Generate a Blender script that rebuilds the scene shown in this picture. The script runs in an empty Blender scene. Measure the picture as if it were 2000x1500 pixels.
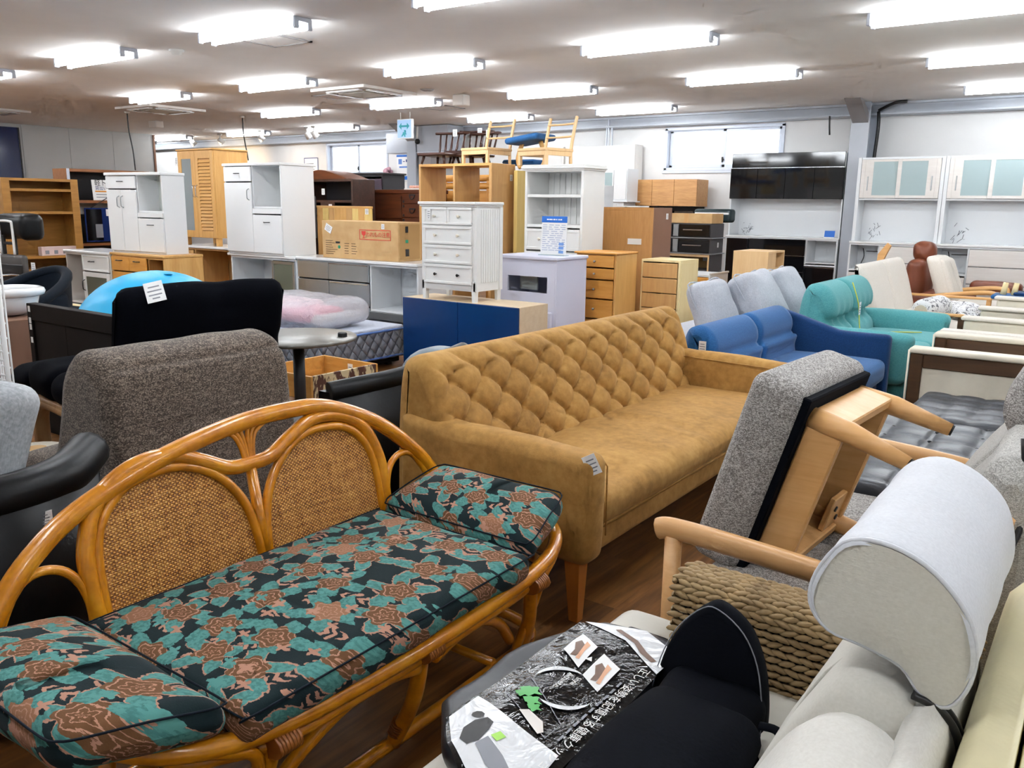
import bpy, bmesh, math, random
from mathutils import Vector, Matrix, noise as mnoise
random.seed(7)
sc = bpy.context.scene
C = sc.collection
PI = math.pi

# ------------------------------------------------------------------ camera
F_PX, PITCH, YAW, ROLL, CAM_H = 1643.9, .2097, .622, .0125, 1.42
_cy, _sy, _cp, _sp = math.cos(YAW), math.sin(YAW), math.cos(PITCH), math.sin(PITCH)
_fwd = Vector((-_sy*_cp, _cy*_cp, -_sp)); _rt = Vector((_cy, _sy, 0)); _up = _rt.cross(_fwd)
_r2 = _rt*math.cos(ROLL) + _up*math.sin(ROLL); _u2 = -_rt*math.sin(ROLL) + _up*math.cos(ROLL)
cam_data = bpy.data.cameras.new('camera'); cam = bpy.data.objects.new('camera', cam_data); C.objects.link(cam)
cam_data.sensor_fit = 'HORIZONTAL'; cam_data.sensor_width = 36; cam_data.lens = F_PX/2000*36
cam_data.clip_start = .02; cam_data.clip_end = 200
_m = Matrix((_r2, _u2, -_fwd)).transposed().to_4x4(); _m.translation = (0, 0, CAM_H)
cam.matrix_world = _m
sc.camera = cam

# ------------------------------------------------------------------ world, exposure
w = bpy.data.worlds.new('World'); sc.world = w; w.use_nodes = True
w.node_tree.nodes['Background'].inputs[0].default_value = (.86, .94, 1, 1)
w.node_tree.nodes['Background'].inputs[1].default_value = 2.2
TUBE_STRENGTH = 46.0
vs = sc.view_settings; vs.view_transform = 'Standard'; vs.look = 'None'; vs.gamma = 1; vs.use_curve_mapping = False
vs.exposure = 0.42
sc.cycles.use_denoising = True
sc.cycles.max_bounces = 5; sc.cycles.diffuse_bounces = 3; sc.cycles.glossy_bounces = 3; sc.cycles.transmission_bounces = 4; sc.cycles.transparent_max_bounces = 6
sc.cycles.use_adaptive_sampling = True; sc.cycles.adaptive_threshold = .13; sc.cycles.adaptive_min_samples = 12
sc.cycles.sample_clamp_indirect = 6

# ------------------------------------------------------------------ materials
def rgb(r, g, b):
    f = lambda v: (v/12.92 if v <= .04045 else ((v+.055)/1.055)**2.4)
    return (f(r/255), f(g/255), f(b/255), 1)

class G:                                   # small node-graph helper
    def __init__(s, name):
        s.m = bpy.data.materials.new(name); s.m.use_nodes = True; s.t = s.m.node_tree
        s.b = s.t.nodes['Principled BSDF']; s.tc = None
    def new(s, typ, **kw):
        n = s.t.nodes.new(typ)
        for k, v in kw.items(): setattr(n, k, v)
        return n
    def put(s, sock, v):
        if v is None: return
        if hasattr(v, 'is_output') or isinstance(v, bpy.types.NodeSocket): s.t.links.new(v, sock)
        else:
            if isinstance(v, (int, float)) and hasattr(sock.default_value, '__len__'): v = [v]*len(sock.default_value)
            sock.default_value = v
    def co(s, kind='Object'):
        if s.tc is None: s.tc = s.new('ShaderNodeTexCoord')
        return s.tc.outputs[kind]
    def mp(s, vec, scale=(1, 1, 1), rot=(0, 0, 0), loc=(0, 0, 0)):
        n = s.new('ShaderNodeMapping'); s.put(n.inputs[0], vec)
        n.inputs[1].default_value = loc; n.inputs[2].default_value = rot; n.inputs[3].default_value = scale
        return n.outputs[0]
    def ma(s, op, a, b=None, c=None):
        n = s.new('ShaderNodeMath', operation=op); s.put(n.inputs[0], a); s.put(n.inputs[1], b); s.put(n.inputs[2], c); return n.outputs[0]
    def vm(s, op, a, b=None):
        n = s.new('ShaderNodeVectorMath', operation=op); s.put(n.inputs[0], a); s.put(n.inputs[1], b)
        return n.outputs['Value'] if op in ('LENGTH', 'DISTANCE', 'DOT_PRODUCT') else n.outputs[0]
    def mix(s, f, a, b):
        n = s.new('ShaderNodeMix', data_type='RGBA'); s.put(n.inputs[0], f); s.put(n.inputs[6], a); s.put(n.inputs[7], b); return n.outputs[2]
    def noise(s, vec, scale, detail=2, rough=.5, dist=0):
        n = s.new('ShaderNodeTexNoise'); s.put(n.inputs['Vector'], vec); n.inputs['Scale'].default_value = scale
        n.inputs['Detail'].default_value = detail; n.inputs['Roughness'].default_value = rough; n.inputs['Distortion'].default_value = dist
        return n.outputs['Fac']
    def vor(s, vec, scale, feature='F1', rnd=1, dim='3D'):
        n = s.new('ShaderNodeTexVoronoi', feature=feature, voronoi_dimensions=dim); s.put(n.inputs['Vector'], vec)
        n.inputs['Scale'].default_value = scale; n.inputs['Randomness'].default_value = rnd; return n
    def wave(s, vec, scale, dist=0, det=2, ds=1, axis='X', typ='BANDS', prof='SIN'):
        n = s.new('ShaderNodeTexWave', wave_type=typ, wave_profile=prof)
        if typ == 'BANDS': n.bands_direction = axis
        s.put(n.inputs['Vector'], vec); n.inputs['Scale'].default_value = scale; n.inputs['Distortion'].default_value = dist
        n.inputs['Detail'].default_value = det; n.inputs['Detail Scale'].default_value = ds; return n.outputs['Fac']
    def ramp(s, f, stops, const=False):
        n = s.new('ShaderNodeValToRGB'); s.put(n.inputs[0], f); e = n.color_ramp.elements
        if const: n.color_ramp.interpolation = 'CONSTANT'
        while len(e) < len(stops): e.new(.5)
        for k, (p, c_) in zip(e, stops): k.position = p; k.color = c_
        return n.outputs[0]
    def rng(s, f, a, b, c=0, d=1):
        n = s.new('ShaderNodeMapRange'); s.put(n.inputs[0], f)
        for i, v in enumerate((a, b, c, d)): n.inputs[i+1].default_value = v
        return n.outputs[0]
    def bump(s, h, strength=.3, dist=.01, chain=None):
        n = s.new('ShaderNodeBump'); n.inputs['Strength'].default_value = strength; n.inputs['Distance'].default_value = dist
        s.put(n.inputs['Height'], h); s.put(n.inputs['Normal'], chain); return n.outputs[0]
    def out(s, col=None, rough=.5, metal=0, normal=None, **kw):
        b = s.b; s.put(b.inputs['Base Color'], col); s.put(b.inputs['Roughness'], rough); s.put(b.inputs['Metallic'], metal)
        if normal is not None: s.put(b.inputs['Normal'], normal)
        for k, v in kw.items(): s.put(b.inputs[k.replace('_', ' ')], v)
        return s.m

def plain(name, col, rough=.5, metal=0, var=0, bump=0, bscale=60, vscale=3, **kw):
    g = G(name); c_ = col; nrm = None
    if var:
        n = g.noise(g.co(), vscale, 3); d = [x*(1-var) for x in col[:3]]+[1]; l = [min(1, x*(1+var)) for x in col[:3]]+[1]
        c_ = g.ramp(n, [(.3, d), (.7, l)])
    if bump: nrm = g.bump(g.noise(g.co(), bscale, 3), bump, .004)
    return g.out(c_, rough, metal, nrm, **kw)

def wood(name, c1, c2, axis='Z', rough=.42, scale=1.0, stretch=9, coat=0, streak=.5):
    g = G(name); st = {'X': (1, stretch, stretch), 'Y': (stretch, 1, stretch), 'Z': (stretch, stretch, 1)}[axis]
    v = g.mp(g.co(), tuple(x*scale for x in st))
    n1 = g.noise(v, 2.2, 5, .6, .6); n2 = g.noise(v, 9, 3, .55)
    f = g.ma('ADD', g.ma('MULTIPLY', n1, 1-streak*.5), g.ma('MULTIPLY', n2, streak*.5))
    col = g.ramp(f, [(.3, c1), (.7, c2)])
    return g.out(col, rough, 0, g.bump(n2, .06, .002), Coat_Weight=coat, Coat_Roughness=.15)

def fabric(name, c1, c2, scale=260, bump=.35, rough=.9, big=.12, sheen=.15, line=1.0, spec=.25):
    g = G(name); co = g.co()
    a = g.noise(g.mp(co, (1, 1, 4*line)), scale*.3, 2); n = g.noise(co, scale*.6, 2); n2 = g.noise(co, 3.5, 3)
    f = g.ma('ADD', g.ma('MULTIPLY', a, .4), g.ma('MULTIPLY', n, .6))
    col = g.ramp(f, [(.32, c1), (.68, c2)])
    col = g.mix(g.ma('MULTIPLY', n2, big*2), col, tuple(x*.75 for x in c1[:3])+(1,))
    return g.out(col, rough, 0, g.bump(f, bump, .003), Sheen_Weight=sheen, Sheen_Roughness=.5, Specular_IOR_Level=spec)

def leather(name, col, rough=.38, bump=.18, scale=90, var=.12, spec=.5):
    g = G(name); co = g.co(); v = g.vor(co, scale).outputs['Distance']; n = g.noise(co, 5, 4)
    d = tuple(x*(1-var) for x in col[:3])+(1,); l = tuple(min(1, x*(1+var)) for x in col[:3])+(1,)
    return g.out(g.ramp(n, [(.3, d), (.7, l)]), g.rng(n, .3, .7, rough*.85, rough*1.15), 0, g.bump(v, bump, .002), Specular_IOR_Level=spec)

M = {}
M['white_lam'] = plain('white_laminate', rgb(232, 235, 238), .32)
M['white_paint'] = plain('white_paint', rgb(236, 236, 234), .45, var=.02)
M['white_gloss'] = plain('white_gloss', rgb(240, 241, 242), .12)
M['lavender_lam'] = plain('lavender_laminate', rgb(222, 224, 244), .4)
M['warm_white'] = plain('warm_white_woodgrain', rgb(226, 220, 214), .4, var=.03)
M['grain_white'] = wood('pale_grain_laminate', rgb(222, 216, 210), rgb(234, 230, 225), 'X', .4)
M['cab_inner'] = plain('cabinet_inside_white', rgb(226, 232, 228), .5)
M['wall_white'] = plain('wall_white', rgb(232, 231, 230), .8, bump=.05, bscale=200, var=.015)
M['wall_grey'] = plain('wall_grey_vinyl', rgb(196, 198, 198), .75, bump=.06, bscale=160, var=.02)
M['ceiling'] = plain('ceiling_board', rgb(238, 236, 234), .85, bump=.15, bscale=120, var=.02)
M['beam'] = plain('grey_steel_paint', rgb(178, 184, 194), .3, var=.04)
M['bracket'] = plain('taupe_steel_paint', rgb(150, 146, 146), .4)
M['alu'] = plain('aluminium', rgb(206, 212, 224), .4, .15)
M['chrome'] = plain('chrome', rgb(220, 222, 226), .16, 1)
M['brushed'] = plain('brushed_steel', rgb(176, 180, 182), .34, .9, var=.05)
M['dark_metal'] = plain('dark_metal', rgb(52, 52, 54), .45, .5)
M['black_plastic'] = plain('black_plastic', rgb(22, 22, 24), .45)
M['black_gloss'] = plain('black_gloss', rgb(14, 14, 17), .06, Specular_IOR_Level=.6)
M['black_satin'] = plain('black_satin', rgb(20, 19, 21), .3)
M['charcoal_lam'] = plain('charcoal_laminate', rgb(66, 62, 63), .5)
M['paper'] = plain('paper_white', rgb(240, 240, 240), .6)
M['print_grey'] = plain('print_grey', rgb(130, 132, 140), .6)
M['print_black'] = plain('print_black', rgb(22, 22, 24), .5)
M['print_red'] = plain('print_red', rgb(214, 62, 50), .6)
M['print_blue'] = plain('print_blue', rgb(20, 104, 200), .5)
M['print_orange'] = plain('print_orange', rgb(226, 150, 60), .6)
M['print_green'] = plain('print_green', rgb(46, 150, 110), .6)
M['print_navy'] = plain('print_navy', rgb(40, 60, 120), .6)
M['wire_white'] = plain('white_wire', rgb(240, 240, 240), .4)
M['honey'] = wood('honey_pine', rgb(206, 152, 82), rgb(228, 180, 110), 'Z')
M['honey_h'] = wood('honey_pine_horizontal', rgb(206, 152, 82), rgb(228, 180, 110), 'X')
M['amber'] = wood('amber_wood', rgb(206, 140, 56), rgb(226, 164, 80), 'X')
M['amber_side'] = wood('amber_side', rgb(214, 160, 86), rgb(230, 180, 108), 'Z')
M['tan_oak'] = wood('tan_oak', rgb(196, 148, 90), rgb(214, 170, 110), 'Z')
M['brown_oak'] = wood('brown_oak', rgb(168, 116, 60), rgb(192, 140, 82), 'Z', streak=.8)
M['brown_board'] = plain('brown_hardboard', rgb(132, 96, 76), .7, var=.05)
M['shelf_wood'] = wood('bookcase_wood', rgb(142, 98, 40), rgb(172, 124, 58), 'X')
M['shelf_brown'] = wood('bookcase_brown', rgb(124, 74, 36), rgb(152, 98, 52), 'X')
M['yellow_wood'] = wood('yellow_birch', rgb(226, 194, 112), rgb(238, 210, 136), 'Z', scale=.6)
M['cream_wood'] = wood('cream_birch', rgb(240, 218, 160), rgb(248, 230, 180), 'Z')
M['light_wood'] = wood('light_beech', rgb(226, 184, 132), rgb(238, 202, 152), 'Z')
M['birch_top'] = wood('birch_top', rgb(222, 196, 160), rgb(234, 212, 180), 'X')
M['oak_h'] = wood('grained_oak', rgb(176, 124, 72), rgb(212, 162, 106), 'X', streak=.8, scale=1.2)
M['antique'] = wood('antique_red_brown', rgb(74, 36, 18), rgb(108, 56, 28), 'X', .3)
M['darkwood'] = wood('dark_walnut', rgb(52, 34, 28), rgb(78, 52, 42), 'X', .4)
M['black_wood'] = plain('black_wood', rgb(40, 38, 42), .5)
M['espresso'] = plain('espresso_board', rgb(24, 19, 17), .7, var=.2, Specular_IOR_Level=.15)
M['chair_brown'] = plain('chair_dark_brown', rgb(64, 36, 28), .35)
M['beech'] = wood('beech_wood', rgb(214, 158, 92), rgb(234, 184, 124), 'X', .4, stretch=14)
M['beech_arm'] = wood('alder_arm', rgb(208, 156, 100), rgb(226, 180, 126), 'X', .35, stretch=14)
M['bentwood'] = wood('bentwood_taupe', rgb(166, 128, 84), rgb(190, 154, 108), 'Z', .45)
M['walnut'] = wood('walnut_frame', rgb(58, 38, 22), rgb(82, 56, 34), 'X', .4)
M['leg_wood'] = wood('sofa_leg_wood', rgb(168, 96, 34), rgb(196, 124, 52), 'Z', .35)
M['blue_door'] = plain('blue_gloss', rgb(8, 50, 104), .25)
M['cyan'] = plain('cyan_vinyl', rgb(22, 176, 230), .38)
M['glass_smoke'] = plain('smoked_glass', rgb(120, 124, 108), .12, Alpha=.75)
M['glass_frost'] = plain('frosted_glass', rgb(160, 180, 182), .3)
M['mirror'] = plain('mirror', rgb(216, 226, 230), .03, 1)
def quilted():
    g = G('quilted_grey'); sp = g.new('ShaderNodeSeparateXYZ'); g.put(sp.inputs[0], g.co()); s_ = g.ma('ADD', sp.outputs[0], sp.outputs[1]); z = sp.outputs[2]
    a = g.ma('ABSOLUTE', g.ma('SINE', g.ma('MULTIPLY', g.ma('ADD', s_, z), 30))); b_ = g.ma('ABSOLUTE', g.ma('SINE', g.ma('MULTIPLY', g.ma('SUBTRACT', s_, g.ma('MULTIPLY', z, .7)), 30)))
    h = g.ma('POWER', g.ma('MULTIPLY', a, b_), .4)
    return g.out(g.ramp(h, [(.0, rgb(78, 80, 88)), (.45, rgb(128, 131, 140))]), .85, 0, g.bump(h, .8, .03))
M['quilted'] = quilted()
M['mattress_grey'] = fabric('mattress_grey', rgb(128, 130, 138), rgb(156, 158, 166), 200)
M['mattress_top'] = fabric('mattress_top', rgb(196, 204, 222), rgb(216, 222, 236), 120)
M['piping_blue'] = plain('piping_blue', rgb(96, 132, 200), .6)
M['pink'] = plain('pink_plastic', rgb(246, 150, 170), .6)
M['tabletop'] = plain('grey_tabletop', rgb(122, 120, 114), .3)
M['crate'] = wood('crate_wood', rgb(196, 138, 62), rgb(218, 166, 92), 'X')
M['black_leather'] = leather('black_leather', rgb(10, 12, 15), .4, .08, spec=.22)
M['grey_leather'] = leather('charcoal_leather', rgb(46, 49, 56), .42)
M['slate_leather'] = leather('slate_leather', rgb(98, 110, 120), .4)
M['cream_leather'] = leather('cream_leather', rgb(222, 214, 196), .45, .12)
M['ivory_leather'] = leather('ivory_leather', rgb(236, 226, 186), .4, .1)
M['brown_leather'] = leather('brown_leather', rgb(122, 64, 40), .42)
M['offwhite_fab'] = fabric('offwhite_fabric', rgb(218, 215, 208), rgb(230, 228, 222), 300, .15, .8)
M['seat_white'] = leather('white_seat_leather', rgb(212, 209, 199), .5, .06)
M['headrest_fab'] = fabric('white_headrest_fabric', rgb(216, 219, 226), rgb(228, 231, 238), 300, .12, .8)
M['headrest_side'] = fabric('headrest_side_fabric', rgb(210, 207, 197), rgb(220, 217, 208), 300, .15, .85)
M['ivory_fab'] = fabric('ivory_fabric', rgb(226, 218, 206), rgb(240, 234, 226), 200, .2, .9)
M['beige_fab'] = fabric('beige_fabric', rgb(204, 196, 178), rgb(220, 212, 196), 200, .2, .9)
M['blue_fab'] = fabric('blue_sofa_fabric', rgb(28, 80, 134), rgb(46, 102, 156), 240, .25)
M['navy_fab'] = fabric('deep_blue_arm_fabric', rgb(12, 48, 92), rgb(22, 64, 112), 240, .25)
M['teal_fab'] = fabric('teal_fabric', rgb(74, 148, 152), rgb(102, 174, 176), 240, .22)
M['ltgrey_fab'] = fabric('light_grey_fabric', rgb(176, 180, 190), rgb(204, 207, 215), 200, .25)
M['navy_velvet'] = fabric('navy_velvet', rgb(3, 4, 9), rgb(7, 9, 17), 200, .2, .9, sheen=.0, spec=.06)
M['armchair_navy'] = fabric('dark_navy_fabric', rgb(7, 14, 24), rgb(15, 26, 38), 200, .2, .8, sheen=.02, spec=.15)
M['zaisu'] = fabric('black_navy_cloth', rgb(3, 5, 11), rgb(7, 10, 19), 220, .2, .85, sheen=.0, spec=.08)
M['grey_cush'] = fabric('speckled_grey_cushion', rgb(158, 164, 170), rgb(210, 214, 218), 150, .4, line=3)
M['cup_print'] = plain('calendar_print', rgb(222, 200, 198), .6)

def suede():
    g = G('tan_suede'); co = g.co(); n = g.noise(co, 4, 5, .6); n2 = g.noise(co, 28, 4, .6); n3 = g.noise(co, 420, 2)
    f = g.ma('ADD', g.ma('MULTIPLY', n, .55), g.ma('MULTIPLY', n2, .45))
    col = g.ramp(f, [(.3, rgb(130, 92, 38)), (.5, rgb(168, 124, 60)), (.72, rgb(194, 152, 84))])
    return g.out(col, .82, 0, g.bump(n3, .25, .002), Sheen_Weight=.25, Sheen_Roughness=.4, Sheen_Tint=rgb(240, 200, 140))
M['suede'] = suede()

def tweed(name, cd, cm, cl, sc_=1.0, lines=False):
    g = G(name); co = g.co()
    v = g.vor(g.mp(co, (1, 1, 1.5)), 210*sc_); d = v.outputs['Distance']; cid = v.outputs['Color']
    r = g.new('ShaderNodeSeparateColor'); g.put(r.inputs[0], cid)
    n = g.noise(g.mp(co, (1, 1, 6)), 22*sc_, 3) if lines else g.noise(co, 55*sc_, 3)
    f = g.ma('ADD', g.ma('MULTIPLY', r.outputs[0], .55), g.ma('MULTIPLY', n, .45))
    col = g.ramp(f, [(.28, cd), (.5, cm), (.72, cl)])
    col = g.mix(g.rng(d, .35, .7, 0, .45), col, tuple(x*.4 for x in cd[:3])+(1,))
    return g.out(col, .92, 0, g.bump(d, -.5, .004), Sheen_Weight=.1)
M['tweed_grey'] = tweed('grey_tweed', rgb(112, 107, 104), rgb(164, 159, 155), rgb(206, 203, 200), 1.5)
M['tweed_pale'] = tweed('pale_grey_tweed', rgb(158, 155, 150), rgb(190, 188, 183), rgb(212, 211, 206), 2.0)
M['tweed_brown'] = tweed('brown_grey_tweed', rgb(58, 48, 41), rgb(96, 83, 73), rgb(146, 132, 118), 1.05, lines=True)

def cane():
    g = G('cane_weave'); sp = g.new('ShaderNodeSeparateXYZ'); g.put(sp.inputs[0], g.co())
    y, z = sp.outputs[1], sp.outputs[2]
    k = 2*PI/.0068
    hy = g.ma('SINE', g.ma('MULTIPLY', y, k)); hz = g.ma('SINE', g.ma('MULTIPLY', z, k*1.25))
    chk = g.ma('MULTIPLY', g.ma('SINE', g.ma('MULTIPLY', y, k*.5)), g.ma('SINE', g.ma('MULTIPLY', z, k*.625)))
    big = g.noise(g.mp(g.co(), (1, 4, 26)), 4, 4, .6); big2 = g.noise(g.mp(g.co(), (1, 30, 3)), 4, 4, .6)
    f = g.ma('ADD', g.ma('MULTIPLY', chk, .22), g.ma('ADD', g.ma('MULTIPLY', big, .55), g.ma('MULTIPLY', big2, .45)))
    col = g.ramp(f, [(.3, rgb(112, 62, 18)), (.46, rgb(176, 112, 40)), (.6, rgb(208, 148, 68)), (.8, rgb(228, 176, 100))])
    h = g.ma('MAXIMUM', hy, hz)
    col = g.mix(g.rng(h, .0, -.8, 0, .6), col, rgb(66, 36, 14))
    return g.out(col, .5, 0, g.bump(h, .5, .002))
M['cane'] = cane()

def rattan():
    g = G('rattan_pole'); co = g.co(); n = g.noise(co, 9, 4, .6); n2 = g.noise(co, 60, 3)
    col = g.ramp(g.ma('ADD', g.ma('MULTIPLY', n, .8), g.ma('MULTIPLY', n2, .2)), [(.3, rgb(166, 96, 6)), (.5, rgb(204, 128, 12)), (.7, rgb(224, 154, 32))])
    return g.out(col, .3, 0, g.bump(n2, .08, .002), Coat_Weight=.6, Coat_Roughness=.12)
M['rattan'] = rattan()
M['rattan_bind'] = wood('rattan_binding', rgb(120, 66, 20), rgb(162, 96, 36), 'X', .4)

def floral():
    g = G('floral_upholstery'); sp = g.new('ShaderNodeSeparateXYZ'); g.put(sp.inputs[0], g.co())
    x, y, z = sp.outputs
    u = g.ma('ADD', y, g.ma('MULTIPLY', z, .7)); v = g.ma('ADD', x, z)
    u = g.ma('MULTIPLY', u, .68); v = g.ma('MULTIPLY', v, .68)
    cb = g.new('ShaderNodeCombineXYZ'); g.put(cb.inputs[0], u); g.put(cb.inputs[1], v); uv = cb.outputs[0]
    wob = g.new('ShaderNodeTexNoise'); g.put(wob.inputs['Vector'], uv); wob.inputs['Scale'].default_value = 30; wob.inputs['Detail'].default_value = 5; wob.inputs['Roughness'].default_value = .75
    wv = g.vm('SCALE', g.vm('SUBTRACT', wob.outputs['Color'], (.5, .5, .5))); 
    wv.node.inputs['Scale'].default_value = .022
    p = g.vm('ADD', uv, wv)
    def flower(p, scale, loc, rnd):
        q = g.mp(p, (1, 1, 1), (0, 0, .3), loc); vo = g.vor(q, scale, rnd=rnd, dim='2D')
        d = g.vm('SUBTRACT', q, vo.outputs['Position']); s2 = g.new('ShaderNodeSeparateXYZ'); g.put(s2.inputs[0], d)
        th = g.ma('ARCTAN2', s2.outputs[1], s2.outputs[0]); r = g.vm('LENGTH', d)
        c3 = g.new('ShaderNodeSeparateColor'); g.put(c3.inputs[0], vo.outputs['Color'])
        return th, r, c3.outputs[0], c3.outputs[1]
    base = rgb(10, 28, 32); teal = rgb(76, 130, 124); teal2 = rgb(58, 108, 104); brn = rgb(98, 66, 40); pink = rgb(166, 122, 102)
    col = base
    # sprigs of beige leaflets
    th, r, ra, rb = flower(p, 12.5, (.31, .17, 0), .7)
    th2 = g.ma('ADD', th, g.ma('MULTIPLY', ra, 6.28))
    sx = g.ma('MULTIPLY', r, g.ma('COSINE', th2)); sy = g.ma('ABSOLUTE', g.ma('MULTIPLY', r, g.ma('SINE', th2)))
    leaf = g.ma('SINE', g.ma('ADD', g.ma('MULTIPLY', sx, 420), g.ma('MULTIPLY', sy, -300)))
    env = g.ma('LESS_THAN', g.ma('ADD', sy, g.ma('MULTIPLY', g.ma('ABSOLUTE', sx), .35)), .0165)
    m = g.ma('MULTIPLY', env, g.ma('GREATER_THAN', leaf, .05))
    m = g.ma('MULTIPLY', m, g.ma('LESS_THAN', r, .03))
    col = g.mix(m, col, pink)
    # teal leaf sprays round the flowers
    th, r, ra, rb = flower(p, 10.4, (0, 0, 0), .5)
    lobes = g.ma('SINE', g.ma('ADD', g.ma('MULTIPLY', th, 5), g.ma('MULTIPLY', ra, 40)))
    lf = g.ma('ADD', .047, g.ma('MULTIPLY', lobes, .02))
    m = g.ma('LESS_THAN', r, lf)
    vein = g.noise(p, 150, 1)
    tcol = g.mix(g.rng(vein, .45, .6), teal, teal2)
    edge = g.ma('GREATER_THAN', r, g.ma('SUBTRACT', lf, .005))
    tcol = g.mix(g.ma('MULTIPLY', edge, g.ma('GREATER_THAN', ra, .45)), tcol, pink)
    col = g.mix(m, col, tcol)
    # brown blooms with pale line work
    pet = g.ma('ADD', .0285, g.ma('MULTIPLY', g.ma('SINE', g.ma('ADD', g.ma('MULTIPLY', th, 6), g.ma('MULTIPLY', rb, 30))), .0045))
    m2 = g.ma('LESS_THAN', r, pet)
    ring = g.ma('SINE', g.ma('ADD', g.ma('MULTIPLY', r, 620), g.ma('MULTIPLY', g.ma('SINE', g.ma('ADD', g.ma('MULTIPLY', th, 5), g.ma('MULTIPLY', ra, 9))), 2.0)))
    line = g.ma('GREATER_THAN', ring, .78)
    fcol = g.mix(line, g.mix(g.ma('GREATER_THAN', rb, .7), brn, rgb(136, 96, 70)), pink)
    col = g.mix(m2, col, fcol)
    # small pink buds
    th, r, ra, rb = flower(p, 17, (.11, .43, 0), .9)
    m3 = g.ma('MULTIPLY', g.ma('LESS_THAN', r, g.ma('ADD', .009, g.ma('MULTIPLY', g.ma('SINE', g.ma('MULTIPLY', th, 4)), .004))), g.ma('GREATER_THAN', ra, .35))
    col = g.mix(m3, col, g.mix(g.ma('GREATER_THAN', rb, .55), pink, teal))
    return g.out(col, .9, 0, g.bump(g.noise(g.co(), 300, 2), .2, .002), Sheen_Weight=.04, Specular_IOR_Level=.2)
M['floral'] = floral()

def floorwood():
    g = G('floor_laminate'); v = g.mp(g.co(), (9, .8, 1)); oi = g.new('ShaderNodeObjectInfo')
    k_ = g.vm('SCALE', (31, 17, 0)); g.put(k_.node.inputs['Scale'], oi.outputs['Random']); v = g.vm('ADD', v, k_)
    n = g.noise(v, 2.4, 6, .62, .5)
    f = g.ma('ADD', g.ma('MULTIPLY', n, .85), g.ma('MULTIPLY', oi.outputs['Random'], .15))
    col = g.ramp(f, [(.3, rgb(70, 42, 18)), (.5, rgb(106, 68, 32)), (.72, rgb(140, 94, 48))])
    return g.out(col, .5, 0, g.bump(n, .05, .002), Specular_IOR_Level=.25)
M['floor'] = floorwood()

def cardboard():
    g = G('cardboard'); n = g.noise(g.co(), 7, 4); w_ = g.wave(g.co(), 60, 0, 0, 1, 'Z')
    return g.out(g.ramp(n, [(.3, rgb(192, 152, 100)), (.7, rgb(208, 172, 122))]), .8, 0, g.bump(w_, .04, .002))
M['cardboard'] = cardboard()
M['seagrass'] = wood('seagrass', rgb(116, 92, 58), rgb(176, 148, 104), 'Y', .6, 1.6, 3)
M['seagrass_dark'] = plain('seagrass_gap', rgb(28, 20, 12), .8)
def plastic_film():
    g = G('clear_bag_film'); n = g.noise(g.co(), 18, 4, .6, 1.0)
    return g.out(rgb(240, 240, 246), .12, 0, g.bump(n, .8, .02), Alpha=.5)
M['film'] = plastic_film()
def foil():
    g = G('glossy_pouch_black'); n = g.noise(g.co(), 16, 4, .65, 1.2)
    return g.out(rgb(7, 7, 8), .09, 0, g.bump(n, .22, .02), Specular_IOR_Level=.4)
M['foil'] = foil()
def foilw():
    g = G('glossy_pouch_white'); n = g.noise(g.co(), 14, 3, .6, 1.0)
    return g.out(rgb(226, 228, 232), .18, 0, g.bump(n, .35, .02))
M['foil_white'] = foilw()
M['bag_grey'] = plain('navy_grey_bag', rgb(18, 22, 30), .4, bump=.4, bscale=9)
def chippaint():
    g = G('chipped_paint_crate'); n = g.noise(g.mp(g.co(), (3, 3, 1.2)), 4, 4, .65)
    return g.out(g.ramp(n, [(.48, rgb(84, 48, 34)), (.52, rgb(214, 196, 154))]), .7)
M['chipped'] = chippaint()
def scroll():
    g = G('white_black_lace_print'); n = g.noise(g.co(), 22, 3, .6, 1.6)
    return g.out(g.ramp(n, [(.40, rgb(96, 96, 104)), (.46, rgb(234, 234, 236))]), .85)
M['lace_print'] = scroll()

def emit(name, col, st):
    g = G(name); g.put(g.b.inputs['Base Color'], tuple(x*.45 for x in col[:3])+(1,)); g.put(g.b.inputs['Emission Color'], col); g.put(g.b.inputs['Emission Strength'], st)
    return g.m
M['tube'] = emit('fluorescent_tube', (.93, .97, 1, 1), TUBE_STRENGTH)
M['exit_face'] = emit('exit_sign_face', rgb(168, 204, 244), .42)
M['spot_face'] = emit('spotlight_face', rgb(255, 206, 140), 14)
M['lens_glass'] = plain('window_glass', (.9, .95, 1, 1), .05, Alpha=.1)
M['fixture'] = plain('fixture_white', rgb(196, 202, 214), .4)

# ------------------------------------------------------------------ mesh builder
def cr(pts, n=6, closed=False):
    """Catmull-Rom resample of a polyline"""
    P = [Vector(p) for p in pts]; out = []; L = len(P)
    for i in range(L if closed else L-1):
        if closed: a, b, c_, d = P[i-1], P[i], P[(i+1) % L], P[(i+2) % L]
        else: a, b, c_, d = P[max(i-1, 0)], P[i], P[i+1], P[min(i+2, L-1)]
        for k in range(n):
            t = k/n
            out.append(.5*((2*b)+(c_-a)*t+(2*a-5*b+4*c_-d)*t*t+(3*b-a-3*c_+d)*t**3))
    if not closed: out.append(P[-1])
    return out

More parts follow.
